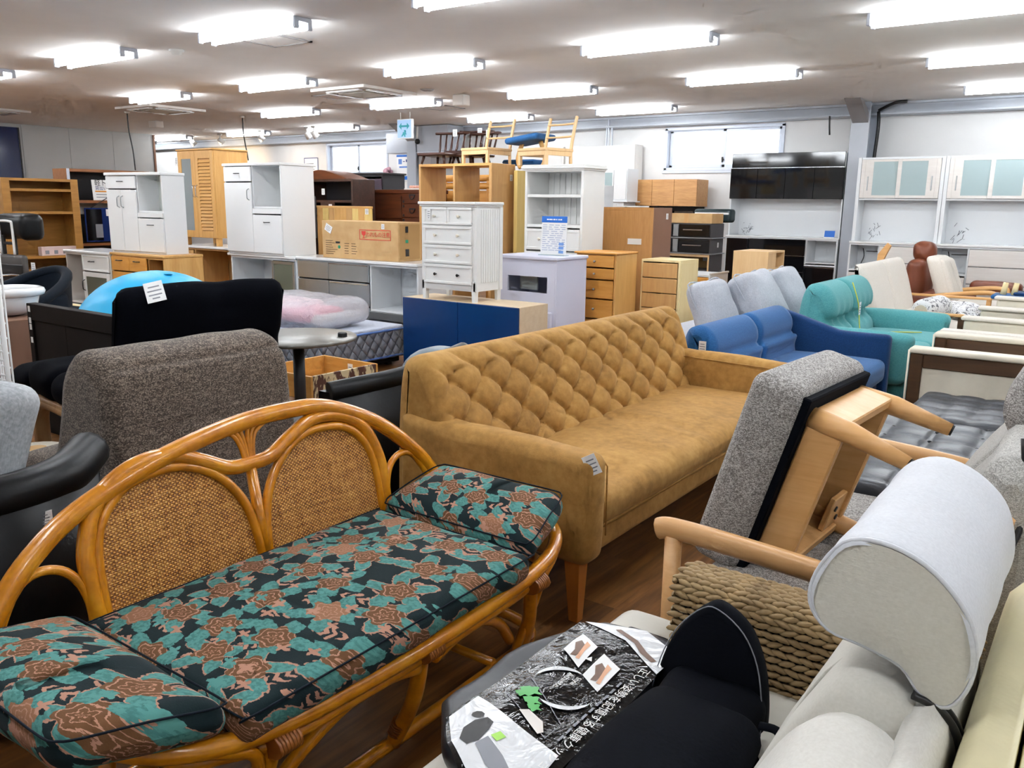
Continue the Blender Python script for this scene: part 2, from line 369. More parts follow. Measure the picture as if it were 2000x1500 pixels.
class MB:
    def __init__(s): s.v = []; s.f = []; s.sm = []
    def add(s, vs, fs, sm=False, T=None):
        o = len(s.v)
        s.v += [tuple(T @ Vector(p)) if T is not None else tuple(p) for p in vs]
        s.f += [tuple(i+o for i in f) for f in fs]; s.sm += [sm]*len(fs); return s
    def box(s, x0, x1, y0, y1, z0, z1, b=0, T=None):
        lo = (min(x0, x1), min(y0, y1), min(z0, z1)); hi = (max(x0, x1), max(y0, y1), max(z0, z1))
        b = min(b, *(.49*(h-l) for l, h in zip(lo, hi)))
        if b <= 0:
            vs = [(hi[0] if i & 1 else lo[0], hi[1] if i & 2 else lo[1], hi[2] if i & 4 else lo[2]) for i in range(8)]
            return s.add(vs, [(0, 4, 6, 2), (1, 3, 7, 5), (0, 1, 5, 4), (2, 6, 7, 3), (0, 2, 3, 1), (4, 5, 7, 6)], False, T)
        vs = []; idx = {}
        for i in range(8):
            for a in range(3):
                p = []
                for k in range(3):
                    top = i >> k & 1; e = 0 if k == a else b
                    p.append(hi[k]-e if top else lo[k]+e)
                idx[i, a] = len(vs); vs.append(p)
        fs = []
        for a in range(3):
            u, v = (a+1) % 3, (a+2) % 3
            for t in (0, 1):
                q = [(t << a) | (du << u) | (dv << v) for du, dv in ((0, 0), (1, 0), (1, 1), (0, 1))]
                fs.append([idx[c_, a] for c_ in (q if t else q[::-1])])
        cen = Vector([(l+h)/2 for l, h in zip(lo, hi)])
        def orient(f):
            p = [Vector(vs[i]) for i in f]; n = (p[1]-p[0]).cross(p[2]-p[0])
            return f if n.dot(sum(p, Vector())/len(p)-cen) > 0 else f[::-1]
        for a in range(3):
            u, v = (a+1) % 3, (a+2) % 3
            for du in (0, 1):
                for dv in (0, 1):
                    c0 = (du << u) | (dv << v); c1 = c0 | (1 << a)
                    fs.append(orient([idx[c0, u], idx[c1, u], idx[c1, v], idx[c0, v]]))
        for i in range(8): fs.append(orient([idx[i, 0], idx[i, 1], idx[i, 2]]))
        return s.add(vs, fs, False, T)
    def tube(s, pts, r, n=10, closed=False, T=None, flat=1.0, cap=True):
        P = [Vector(p) for p in pts]; L = len(P); R = r if isinstance(r, (list, tuple)) else [r]*L
        tan = []
        for i in range(L):
            a = P[i-1] if (i or closed) else P[i]; b_ = P[(i+1) % L] if (i < L-1 or closed) else P[i]
            tan.append((b_-a).normalized())
        ref = Vector((0, 0, 1)) if abs(tan[0].z) < .9 else Vector((1, 0, 0))
        nrm = tan[0].cross(ref).normalized(); vs = []
        for i in range(L):
            nrm = (nrm - tan[i]*nrm.dot(tan[i])).normalized(); bi = tan[i].cross(nrm)
            for k in range(n):
                a = 2*PI*k/n; vs.append(P[i]+(nrm*math.cos(a)+bi*math.sin(a)*flat)*R[i])
        fs = []
        for i in range(L if closed else L-1):
            j = (i+1) % L
            for k in range(n): fs.append((i*n+k, i*n+(k+1) % n, j*n+(k+1) % n, j*n+k))
        s.add(vs, fs, True, T)
        if not closed and cap:
            o = len(s.v)-len(vs); s.f += [tuple(o+k for k in range(n))[::-1], tuple(o+(L-1)*n+k for k in range(n))]; s.sm += [False, False]
        return s
    def lathe(s, prof, n=24, c=(0, 0, 0), T=None):
        vs = []; fs = []
        for r, z in prof:
            for k in range(n):
                a = 2*PI*k/n; vs.append((c[0]+r*math.cos(a), c[1]+r*math.sin(a), c[2]+z))
        for i in range(len(prof)-1):
            for k in range(n): fs.append((i*n+k, i*n+(k+1) % n, (i+1)*n+(k+1) % n, (i+1)*n+k))
        s.add(vs, fs, True, T); o = len(s.v)-len(vs)
        s.f += [tuple(o+k for k in range(n))[::-1], tuple(o+(len(prof)-1)*n+k for k in range(n))]; s.sm += [False, False]
        return s
    def rbox(s, x0, x1, y0, y1, z0, z1, r=.03, puff=(0, 0, 0), m=8, k=3, wr=0, ws=6, fn=None, T=None, seed=0):
        """soft rounded box: cushions, padded arms and backs"""
        c_ = Vector(((x0+x1)/2, (y0+y1)/2, (z0+z1)/2)); h = Vector((abs(x1-x0)/2, abs(y1-y0)/2, abs(z1-z0)/2))
        r = min(r, h.x*.999, h.y*.999, h.z*.999)
        ms = m if isinstance(m, (list, tuple)) else (m, m, m)
        def samp(hh, mm):
            a = [-hh+r*(1-math.cos(PI/2*i/k))*0+r*i/k for i in range(k)]
            inn = [-(hh-r)+2*(hh-r)*i/mm for i in range(mm+1)]
            return a+inn+[-q for q in a[::-1]]
        S = [samp(h[i], ms[i]) for i in range(3)]
        key = {}; vs = []; fs = []
        def vid(p):
            q = (round(p[0], 5), round(p[1], 5), round(p[2], 5))
            if q in key: return key[q]
            pv = Vector(p); inn = Vector([max(-(h[i]-r), min(h[i]-r, p[i])) for i in range(3)]); d = pv-inn
            o = inn+d.normalized()*r if d.length > 1e-9 else pv
            t = [o[i]/h[i] for i in range(3)]; e = o.copy()
            for i in range(3):
                if puff[i]: e[i] += puff[i]*t[i]*max(0, 1-t[(i+1) % 3]**2)*max(0, 1-t[(i+2) % 3]**2)
            if wr:
                nn = d.normalized() if d.length > 1e-9 else Vector((0, 0, 1))
                e += nn*wr*mnoise.noise((e+Vector((seed*3.7, seed*1.3, seed*5.1)))*ws)
            e += c_
            if fn: e = Vector(fn(e))
            key[q] = len(vs); vs.append(e); return key[q]
        for a in range(3):
            u, v = (a+1) % 3, (a+2) % 3
            for sg in (-1, 1):
                for i in range(len(S[u])-1):
                    for j in range(len(S[v])-1):
                        q = []
                        for di, dj in ((0, 0), (1, 0), (1, 1), (0, 1)):
                            p = [0, 0, 0]; p[a] = sg*h[a]; p[u] = S[u][i+di]; p[v] = S[v][j+dj]; q.append(vid(p))
                        if len(set(q)) >= 3: fs.append(tuple(q if sg > 0 else q[::-1]))
        return s.add(vs, fs, True, T)
    def grid(s, fn, nu, nv, sm=True, T=None, flip=False):
        vs = [fn(i/nu, j/nv) for j in range(nv+1) for i in range(nu+1)]
        fs = []
        for j in range(nv):
            for i in range(nu):
                a = j*(nu+1)+i; q = (a, a+1, a+nu+2, a+nu+1); fs.append(q[::-1] if flip else q)
        return s.add(vs, fs, sm, T)
    def prism(s, poly, d0, d1, axis='Y', sm=False, T=None):
        """poly: 2-D outline in the two axes other than `axis`"""
        def P(p, d): return {'X': (d, p[0], p[1]), 'Y': (p[0], d, p[1]), 'Z': (p[0], p[1], d)}[axis]
        n = len(poly); vs = [P(p, d0) for p in poly]+[P(p, d1) for p in poly]
        ar = sum(poly[i][0]*poly[(i+1) % n][1]-poly[(i+1) % n][0]*poly[i][1] for i in range(n))
        f0 = tuple(range(n)); f1 = tuple(range(n, 2*n)); sd = [(i, (i+1) % n, n+(i+1) % n, n+i) for i in range(n)]
        pos = (ar > 0) == ((d1 > d0)); pos = pos if axis != 'Y' else not pos
        if pos: f0 = f0[::-1]
        else: f1 = f1[::-1]; sd = [q[::-1] for q in sd]
        o = len(s.v); s.add(vs, [f0, f1], False, T); s.f += [tuple(i+o for i in q) for q in sd]; s.sm += [sm]*n
        return s
    def build(s, name, mat, parent=None, world=False, kind=None, label=None):
        me = bpy.data.meshes.new(name); vs = s.v
        if world and parent is not None:
            L = parent.location; vs = [(a-L[0], b-L[1], c_-L[2]) for a, b, c_ in vs]
        me.from_pydata(vs, [], s.f); me.polygons.foreach_set('use_smooth', s.sm)
        me.materials.append(M[mat] if isinstance(mat, str) else mat); me.update()
        o = bpy.data.objects.new(name, me); C.objects.link(o)
        if parent is not None: o.parent = parent
        if kind: o['kind'] = kind
        if label: o['label'] = label
        return o

def thing(name, label, cat, loc=(0, 0, 0), rz=0, group=None, rot=None):
    o = bpy.data.objects.new(name, None); C.objects.link(o); o.empty_display_size = .1
    o.location = loc; o.rotation_euler = rot or (0, 0, rz)
    o['label'] = label; o['category'] = cat
    if group: o['group'] = group
    return o
def tag(o, label, cat, group=None):
    o['label'] = label; o['category'] = cat
    if group: o['group'] = group
    return o
def struct(o): o['kind'] = 'structure'; return o
def dup(o, parent=None):
    c_ = o.copy(); C.objects.link(c_)
    if parent is not None: c_.parent = parent
    for ch in list(o.children): dup(ch, c_)
    return c_
TEXTS = []
def text(s_, size, T, mat, parent, name='lettering', align='CENTER', sx=1.0):
    """queue lettering; T places it in the parent's space (text lies in its local XY)"""
    TEXTS.append((s_, size, T, mat, parent, name, align, sx))
def flush_texts():
    cs = []
    for s_, size, T, mat, parent, name, align, sx in TEXTS:
        cu = bpy.data.curves.new('t', 'FONT'); cu.body = s_; cu.size = size; cu.align_x = align; cu.align_y = 'CENTER'; cu.extrude = .0002
        cu.resolution_u = 2
        ob = bpy.data.objects.new('t', cu); C.objects.link(ob); cs.append(ob)
    dg = bpy.context.evaluated_depsgraph_get()
    for ob, (s_, size, T, mat, parent, name, align, sx) in zip(cs, TEXTS):
        me = bpy.data.meshes.new_from_object(ob.evaluated_get(dg)); me.transform(Matrix.Diagonal((sx, 1, 1, 1))); me.transform(T)
        me.materials.clear(); me.materials.append(M[mat]); me.name = name
        o = bpy.data.objects.new(name, me); C.objects.link(o); o.parent = parent
    for ob in cs:
        cu = ob.data; bpy.data.objects.remove(ob); bpy.data.curves.remove(cu)
def RX(a): return Matrix.Rotation(a, 4, 'X')
def RY(a): return Matrix.Rotation(a, 4, 'Y')
def RZ(a): return Matrix.Rotation(a, 4, 'Z')
def TR(x, y, z): return Matrix.Translation((x, y, z))
def FRONT(x, y, z): return TR(x, y, z) @ RX(PI/2)          # lettering on a face that looks towards -Y
D = math.radians

# ================================================================== the room
X0, X1, XA, Y0, YB, ZC = -17.5, 3.0, -22.0, -3.2, 12.7, 2.82
floor = struct(MB().box(XA, X1, Y0, YB, -.12, -.004).build('floor', 'floor'))
pl_meshes = []
for L in (1.2, .8):
    o = MB().box(0, .1478, 0, L-.0003, -.012, 0, .0).build('plank', 'floor', floor); pl_meshes.append(o.data); bpy.data.objects.remove(o)
k = 0
for i in range(25):
    x = -3.1+i*.148; y = .1-(i % 3)*.4
    while y < 4.9:
        L = 0 if (i+k) % 3 else 1
        o = bpy.data.objects.new('plank', pl_meshes[L]); C.objects.link(o); o.parent = floor; o.location = (x, y, 0); y += (1.2, .8)[L]; k += 1
struct(MB().box(XA, X1, Y0, YB+.2, ZC, ZC+.1).build('ceiling', 'ceiling'))
wb = MB(); W1 = (-6.12, -4.29, 2.02, 2.6); W2 = (-13.98, -12.26, 2.0, 2.6)
for a, b_ in ((XA, W2[0]), (W2[1], W1[0]), (W1[1], X1)): wb.box(a, b_, YB, YB+.15, 0, ZC)
for W_ in (W1, W2): wb.box(W_[0], W_[1], YB, YB+.15, 0, W_[2]).box(W_[0], W_[1], YB, YB+.15, W_[3], ZC)
struct(wb.build('wall_back', 'wall_white'))
wl = struct(MB().box(X0-.12, X0-.012, Y0, 10.86, 0, ZC).build('wall_left', 'wall_grey'))
pm = MB().box(-.012, 0, 0, .905, 0, ZC-.004, .002).build('wall_panel', 'wall_grey', wl); pm.location = (X0, 9.95, 0)
for i in range(1, 14):
    o = pm.copy(); C.objects.link(o); o.location = (X0, 9.95-.91*i, 0)
struct(MB().box(X0-.13, X0+.02, 10.86, 10.9, 0, ZC-.01).build('trim_1', 'brown_board'))
struct(MB().box(XA-.1, XA, Y0, YB, 0, ZC).build('wall_annex', 'wall_white'))
struct(MB().box(X1, X1+.1, Y0, YB, 0, ZC).build('wall_right', 'wall_grey'))
struct(MB().box(XA, X1, Y0-.1, Y0, 0, ZC).build('wall_front', 'wall_grey'))

def window(n, W_):
    x0, x1, z0, z1 = W_; fr = MB()
    fr.box(x0-.04, x1+.04, YB-.02, YB+.09, z0-.04, z0+.005, .003).box(x0-.04, x1+.04, YB-.02, YB+.09, z1-.005, z1+.04, .003)
    fr.box(x0-.04, x0+.005, YB-.02, YB+.152, z0-.03, z1+.03, .003).box(x1-.005, x1+.04, YB-.02, YB+.152, z0-.03, z1+.03, .003)
    fr.box(x0, x1, YB+.05, YB+.09, z0, z0+.015).box(x0, x1, YB+.05, YB+.09, z1-.015, z1)
    f = struct(fr.build('window_%d' % n, 'alu'))
    xm = (x0+x1)/2
    for a, b_, dy in ((x0, xm+.02, .075), (xm-.02, x1, .045)):
        sh = MB(); y = YB+dy
        sh.box(a+.006, a+.06, y, y+.025, z0+.006, z1-.006, .003).box(b_-.06, b_-.006, y, y+.025, z0+.006, z1-.006, .003)
        sh.box(a, b_, y, y+.025, z0, z0+.05, .003).box(a, b_, y, y+.025, z1-.04, z1, .003)
        so = sh.build('sash', 'alu', f)
        MB().box(a+.06, b_-.06, y+.01, y+.014, z0+.05, z1-.04).build('pane', 'lens_glass', so)
    MB().box(xm-.012, xm+.012, YB+.02, YB+.045, z0+.08, z0+.16, .004).box(xm-.008, xm+.03, YB+.01, YB+.025, z0+.11, z0+.13, .003).build('latch', 'dark_metal', f)
    MB().box(x0-.06, x1+.06, YB-.03, YB, z0-.08, z0-.04, .004).build('window_sill', 'alu', f)
window(1, W1); window(2, W2)

# steel beam under the ceiling along the back wall
bm_ = MB().box(XA, X1, 12.42, YB, 2.66, 2.685, .002).box(XA, X1, 12.5, 12.53, 2.68, ZC).box(XA, X1, 12.42, YB, 2.79, ZC-.002)
struct(bm_.build('trim_2', 'beam'))
# columns
def column(n, x0, x1, y0, y1, bracket, lab):
    t = struct(MB().box(x0, x1, y0, y0+.03, 0, ZC, .004).box(x0, x1, y1-.03, y1, 0, ZC).box((x0+x1)/2-.012, (x0+x1)/2+.012, y0+.03, y1-.03, 0, ZC).build('trim_%d' % n, 'beam'))
    MB().prism([(y0, 2.55), (y0-.5, ZC-.003), (y0-.35, ZC-.003), (y0, 2.68)], x0+.02, x1-.02, 'X').build('haunch', 'bracket', t)
    return t
column(3, -3.22, -2.98, 12.25, 12.68, 1, '')
column(4, -11.08, -10.86, 12.0, 12.4, 1, '')
tag(MB().tube(cr([(-2.92, 12.42, 2.70), (-2.9, 12.4, 2.5), (-2.92, 12.42, 2.1), (-2.92, 12.42, 2.0)], 5), .022, 8).tube(cr([(-2.92, 12.44, 2.72), (-2.7, 12.3, 2.79), (-2.55, 12.3, 2.8)], 5), .02, 8).build('cable_conduit', 'black_plastic'), 'black cable conduit running down beside the grey steel column', 'conduit')
tag(MB().tube(cr([(-3.55, 12.40, 2.672), (-3.54, 12.39, 2.55), (-3.53, 12.4, 2.42)], 5), .012, 6).build('loose_cable', 'black_plastic'), 'short loose black cable end hanging left of the right-hand column', 'cable')
t = thing('steel_bracket', 'galvanised steel strut clamp hanging from the beam above the white panel', 'bracket', (-7.05, 12.45, 2.2))
MB().box(-.06, -.04, 0, .03, 0, .5, .002).box(.04, .06, 0, .03, 0, .46, .002).box(-.02, .005, -.01, .01, 0, .62, .002).build('strut', 'alu', t)
MB().box(-.07, .07, -.02, .04, .46, .49, .002).box(-.05, .05, -.02, .02, .595, .62).build('plate', 'brushed', t)

# duct boxes by the far column
tag(MB().box(-11.7, -11.12, 12.1, 12.45, 2.35, 2.72, .006).build('duct_box', 'beam'), 'pale grey duct box left of the far column', 'duct')
t = thing('duct_cover', 'large pale grey duct cover right of the far column', 'duct', (-10.83, 12.0, 2.33))
MB().box(0, .75, 0, .45, .02, .48, .006).build('casing', 'beam', t); MB().box(-.01, .76, -.01, .45, 0, .02, .003).build('lip', 'alu', t)
MB().box(.0, .3, .05, .3, -.28, -.002, .004).build('return_duct', 'bracket', t)
t = thing('security_camera', 'small black dome camera on a white arm below the far duct cover', 'camera', (-10.72, 11.9, 2.55))
MB().tube([(0, 0, .24), (0, 0, .02)], .018, 8).build('arm', 'white_paint', t); MB().lathe([(.01, -.07), (.045, -.05), (.05, -.01), (.03, .02), (.01, .025)], 14).build('dome', 'black_plastic', t)

# ------------------------------------------------------------------ fluorescent fixtures
LX0, LDX, LY0, LDY, FL = -1.754, 2.4442, 4.693, 2.2274, 1.25
def make_light():
    t = thing('fluorescent_light', '', 'ceiling light')
    MB().prism([(-.08, ZC-.002), (.08, ZC-.002), (.045, ZC-.034), (-.045, ZC-.034)], .0, FL, 'X').build('housing', 'fixture', t)
    for sy in (-1, 1):
        MB().tube([(.03, sy*.066, 2.754), (FL-.03, sy*.066, 2.754)], .0155, 8).build('tube', 'tube', t)
        for xx in (.0, FL-.028):
            MB().box(xx, xx+.028, sy*.066-.022, sy*.066+.022, 2.732, ZC-.004, .005).build('socket', 'fixture', t)
    return t
fl0 = make_light(); first = True
names = ['first', 'second', 'third', 'fourth', 'fifth', 'sixth', 'seventh']
def put_light(x, y, label, group):
    global first
    o = fl0 if first else dup(fl0); first = False
    o.location = (x, y, 0); o['label'] = label; o['group'] = group
rowname = ['nearest visible row', 'second row back', 'third row back', 'fourth row back']
cols = {0: [4, 3, 2, 1], 1: [4, 3, 2, 1, 0], 2: [4, 3, 2, 1, 0], 3: [3, 2, 0]}
for r, cc in cols.items():
    for n, i in enumerate(cc):
        put_light(LX0-LDX*i, LY0+LDY*r, 'twin-tube fluorescent light on the ceiling, %s from left in the %s' % (names[n], rowname[r]), 'ceiling lights of the %s' % rowname[r])
for n, x in enumerate((-18.15, -15.5, -12.97)):
    put_light(x, LY0+LDY*3, 'twin-tube fluorescent light in the far back-left bay, %s from left' % names[n], 'lights of the far back-left bay')
for r in (-2, -1):
    for i in range(-1, 6): put_light(LX0-LDX*i, LY0+LDY*r, 'twin-tube fluorescent light on the ceiling over the photographer, out of view', 'ceiling lights over the photographer')
for r, i in ((0, 5), (0, 6), (-1, 6), (-2, 6)): put_light(LX0-LDX*i, LY0+LDY*r, 'twin-tube fluorescent light on the ceiling beyond the left edge', 'ceiling lights beyond the left edge')
for r in (0, 1, 2): put_light(LX0+LDX, LY0+LDY*r, 'twin-tube fluorescent light on the ceiling beyond the right edge', 'ceiling lights beyond the right edge')
put_light(-20.4, 11.9, 'added unseen twin-tube light that brightens the far left bay behind the grey wall end', 'lights of the far back-left bay')  # added out-of-view light, brightens the otherwise dark wall of the far left bay
put_light(LX0, LY0, 'twin-tube fluorescent light just above the top edge of the photo', 'ceiling lights of the nearest visible row')

# ------------------------------------------------------------------ ceiling fittings
def cassette(x, y, label, s_=.84):
    t = thing('ceiling_air_conditioner', label, 'air conditioner', (x, y, ZC), 0, 'ceiling cassette units')
    h = s_/2; fr = MB()
    fr.prism([(-h, -h), (h, -h), (h, h), (-h, h)], -.035, -.001, 'Z').build('panel', 'warm_white', t)
    MB().box(-h*.5, h*.5, -h*.5, h*.5, -.05, -.034, .008).build('grille', 'cab_inner', t)
    for a in range(4):
        T = RZ(a*PI/2); MB().box(-h*.62, h*.62, -h*.82, -h*.66, -.048, -.034, .004, T @ TR(0, 0, 0)).build('louvre', 'white_gloss', t)
        MB().box(-h*.6, h*.6, -h*.655, -h*.62, -.04, -.0345, 0, T).build('slot', 'dark_metal', t)
cassette(-8.15, 8.05, 'cream cassette air conditioner on the ceiling above the white drawer chest', .95)
cassette(-12.45, 7.9, 'cream cassette air conditioner on the ceiling above the wooden wardrobe', .95)
cassette(-15.2, 6.55, 'cream cassette air conditioner at the left edge of the ceiling', .95)
def hatch(x, y, sx, sy, label):
    t = thing('access_hatch', label, 'hatch', (x, y, ZC), 0, 'ceiling hatches')
    f = MB()
    a, b_ = sx/2, sy/2; f.box(-a, a, -b_, -b_+.03, -.01, -.0005).box(-a, a, b_-.03, b_, -.01, -.0005).box(-a, -a+.03, -b_, b_, -.01, -.0005).box(a-.03, a, -b_, b_, -.01, -.0005)
    f.build('frame', 'bracket', t); MB().box(-sx/2+.03, sx/2-.03, -sy/2+.03, sy/2-.03, -.006, -.0006).build('cover', 'ceiling', t)
hatch(-6.35, 5.15, .5, .5, 'square access hatch beside the second ceiling light of the nearest row')
hatch(-8.9, 8.25, .45, .45, 'square access hatch left of the middle air conditioner')
hatch(-8.5, 10.0, .5, .45, 'square vent hatch above the stacked chairs')
hatch(-.75, 6.9, .45, .45, 'square white-framed vent at the right end of the ceiling')
def ceiling_lathe(name, label, cat, x, y, prof, mat):
    tag(MB().lathe(prof, 16, (x, y, ZC)).build(name, mat), label, cat)
ceiling_lathe('smoke_detector', 'round white smoke detector on the ceiling left of the long lights', 'detector', -7.55, 5.0, [(.02, -.05), (.045, -.045), (.05, -.02), (.07, -.015), (.07, -.0005)], 'white_paint')
ceiling_lathe('smoke_detector', 'flat round detector right of the middle air conditioner', 'detector', -7.35, 8.35, [(.03, -.03), (.07, -.02), (.09, -.0005)], 'bracket')
tag(MB().box(-7.4, -7.22, 8.9, 9.05, ZC-.14, ZC-.001, .01).build('ceiling_speaker', 'warm_white'), 'small boxy cream speaker hanging right of the middle air conditioner', 'speaker')
tag(MB().box(-14.6, -14.36, 9.0, 9.15, ZC-.12, ZC-.001, .01).build('ceiling_speaker', 'warm_white'), 'small boxy cream speaker on the ceiling left of the wardrobe', 'speaker')
def hang_cable(x, y, z1, label):
    t = thing('hanging_cable', label, 'cable', (x, y, ZC))
    MB().lathe([(.03, -.03), (.045, -.001)], 10).build('ceiling_rose', 'white_paint', t)
    MB().tube(cr([(0, 0, -.02), (.01, 0, -.3), (.05, .02, -.6), (.06, .03, z1-ZC)], 5), .011, 6).build('cord', 'black_plastic', t)
hang_cable(-13.4, 7.9, 1.9, 'thin dark cable hanging from the ceiling in front of the grey wall')
hang_cable(-12.3, 9.3, 2.1, 'thin dark cable hanging from the ceiling behind the wardrobe')
# exit sign
t = thing('exit_sign', 'square backlit evacuation sign with green double arrow hung under the ceiling', 'exit sign', (-9.46, 10.2, 2.42))
MB().box(-.16, .16, 0, .05, 0, .3, .008).build('casing', 'white_gloss', t)
MB().box(-.145, .145, -.004, 0, .015, .285).build('face', 'exit_face', t)
ar = [(-.11, .19), (-.06, .24), (-.06, .205), (.06, .205), (.06, .24), (.11, .19), (.06, .14), (.06, .175), (-.06, .175), (-.06, .14)]
MB().prism(ar, -.008, -.004, 'Y').build('arrow', plain('sign_teal', rgb(40, 150, 160), .6), t)
MB().lathe([(.018, 0), (.018, .01)], 10, T=TR(.02, -.006, .115) @ RX(PI/2)).prism([(-.03, .1), (.03, .1), (.05, .06), (.02, .065), (.03, .03), (.0, .03), (-.01, .06), (-.05, .03), (-.06, .045), (-.03, .08)], -.008, -.004, 'Y').build('running_figure', bpy.data.materials['sign_teal'], t)
MB().tube([(-.1, .025, .3), (-.1, .025, .4)], .008, 6).tube([(.1, .025, .3), (.1, .025, .4)], .008, 6).build('hanger', 'white_paint', t)
# spotlights
def spot(x, y, label, tilt=(.5, .3)):
    t = thing('spotlight', label, 'spotlight', (x, y, ZC), 0, 'spotlights in the back-left bay')
    MB().box(-.06, .06, -.02, .02, -.03, -.001, .004).tube([(0, 0, -.02), (0, 0, -.1)], .015, 8).build('mount', 'white_paint', t)
    T = TR(0, 0, -.13) @ RX(tilt[0]) @ RY(tilt[1])
    MB().lathe([(.03, .05), (.05, .04), (.055, -.02), (.065, -.08)], 14, T=T).build('lamp_head', 'white_paint', t)
    MB().lathe([(.05, -.082), (.05, -.079)], 14, T=T).build('lamp_face', 'spot_face', t)
for x, y, l in ((-12.7, 11.2, 'white spotlight left of the exit sign, rightmost of its trio'), (-12.95, 11.25, 'white spotlight left of the exit sign, middle of its trio'), (-14.4, 11.3, 'white spotlight under the long far light, leftmost of its trio'),
                (-16.0, 11.5, 'white spotlight above the glossy white cabinet, right one of the pair'), (-17.0, 11.5, 'white spotlight above the wardrobe, left one of the pair'), (-18.2, 11.2, 'white spotlight just above the wooden wardrobe top')):
    spot(x, y, l, (.7, -.2))
def wl_lamp(x, y, z, tx, ty, tz, e):
    ld = bpy.data.lights.new('spot_lamp', 'SPOT'); ld.energy = e; ld.color = (1, .72, .4); ld.spot_size = 1.3; ld.spot_blend = .8; ld.shadow_soft_size = .05
    o = bpy.data.objects.new('spot_lamp', ld); C.objects.link(o); o.location = (x, y, z)
    o.rotation_euler = Vector((tx-x, ty-y, tz-z)).to_track_quat('-Z', 'Y').to_euler()
wl_lamp(-16.0, 11.4, 2.6, -16.6, 12.7, 2.3, 60); wl_lamp(-17.0, 11.4, 2.6, -17.4, 12.7, 2.2, 60); wl_lamp(-14.4, 11.2, 2.6, -14.6, 12.7, 2.0, 30)

# posters on walls
def poster(name, x, z, w_, h_, label, flower=False):
    t = thing(name, label, 'poster', (x, YB-.02, z))
    MB().box(0, w_, 0, .015, 0, h_, .002).build('sheet', 'paper', t)
    return t
t = poster('wall_poster', -11.98, 1.86, .38, .5, 'white and blue store poster on the back wall right of the far window')
MB().box(0, .38, -.003, 0, .46, .5).box(.06, .38, -.003, 0, .02, .09).box(0, .06, -.003, 0, 0, .05).build('print', 'print_blue', t)
MB().box(.05, .14, -.003, 0, .32, .42).build('headline_print', 'piping_blue', t); MB().box(.17, .22, -.003, 0, .365, .378).box(.25, .33, -.003, 0, .36, .41).build('headline_print', 'print_navy', t); MB().box(.07, .33, -.003, 0, .25, .28).build('text_line', 'piping_blue', t)
t = poster('wall_poster', -14.72, 1.9, .44, .46, 'small framed notice on the back wall left of the far window')
MB().box(0, .44, -.003, 0, .445, .46).box(0, .015, -.003, 0, 0, .46).box(.425, .44, -.003, 0, 0, .46).build('border', 'print_navy', t)
MB().lathe([(.06, 0), (.06, .003)], 14, T=TR(.37, 0, .07) @ RX(PI/2)).build('dot', 'print_blue', t)
MB().box(.06, .3, -.003, 0, .33, .345).box(.06, .36, -.003, 0, .27, .282).box(.06, .33, -.003, 0, .21, .222).build('text_line', 'print_grey', t)
t = thing('wall_board', 'glossy dark blue board on the grey wall at the left edge', 'board', (X0, 6.3, 1.25))
MB().box(0, .03, 0, 1.75, 0, 1.5, .004).build('panel', plain('navy_gloss_board', rgb(24, 36, 82), .12), t)
MB().box(.03, .04, -.02, 0, 0, 1.5).box(.03, .04, 1.75, 1.77, 0, 1.5).build('edge', 'dark_metal', t)
t = thing('paper_bouquet', 'small bunch of pink wrapped flowers beside the blue poster', 'bouquet', (-12.1, 12.585, 1.95))
MB().lathe([(.01, -.2), (.06, -.02), (.1, .06)], 10).build('wrapper', plain('pink_wrap', rgb(214, 180, 188), .7), t)
fb = MB()
for q in range(9): fb.rbox(*sum(((c0-.04, c0+.04) for c0 in (random.uniform(-.08, .08), random.uniform(-.08, .08), .08+random.uniform(0, .06))), ()), .035, m=2, k=2)
fb.build('blossom', plain('pink_blossom', rgb(206, 160, 172), .8), t)

# ================================================================== cabinets: local frame x right, y back, front face at y = 0
def slab(name, t, x0, x1, y0, y1, z0, z1, mat, b=.003, label=None): return MB().box(x0, x1, y0, y1, z0, z1, b).build(name, mat, t, label=label)
def carc(t, w_, d, h, mat, th=.02, back=True, z0=0, shelves=(), uprights=(), name='body', bmat=None):
    m = MB().box(0, th, 0, d, z0, h, .002).box(w_-th, w_, 0, d, z0, h, .002).box(th, w_-th, 0, d, h-th, h).box(th, w_-th, .004, d, z0, z0+th)
    if back and not bmat: m.box(th, w_-th, d-.012, d-.002, z0+th, h-th)
    o = m.build(name, mat, t)
    if back and bmat: MB().box(th, w_-th, d-.012, d-.002, z0+th, h-th).build('back_panel', bmat, t)
    for z in shelves: MB().box(th, w_-th, .008, d-.014, z, z+th, .001).build('shelf', mat, t)
    for x in uprights: MB().box(x, x+th, .006, d-.014, z0+th, h-th, .001).build('divider', mat, t)
    return o
def knob(p, x, z, y, mat, r=.016):
    MB().lathe([(r*.5, 0), (r*.45, .012), (r, .018), (r, .024), (r*.6, .03)], 12, T=TR(x, y, z) @ RX(PI/2)).build('knob', mat, p)
def bow(p, x, z, L, y, mat, vert=True, r=.005, out=.03):
    pts = [(0, 0, -L/2), (0, -out*.8, -L/2+.012), (0, -out, -L/4), (0, -out, L/4), (0, -out*.8, L/2-.012), (0, 0, L/2)]
    MB().tube(cr(pts, 3), r, 6, T=TR(x, y, z) @ (Matrix.Identity(4) if vert else RY(PI/2))).build('handle', mat, p)
def front(t, x0, x1, z0, z1, mat, name='door', y=-.018, g=.002, b=.003): return MB().box(x0+g, x1-g, y, -.001, z0+g, z1-g, b).build(name, mat, t)
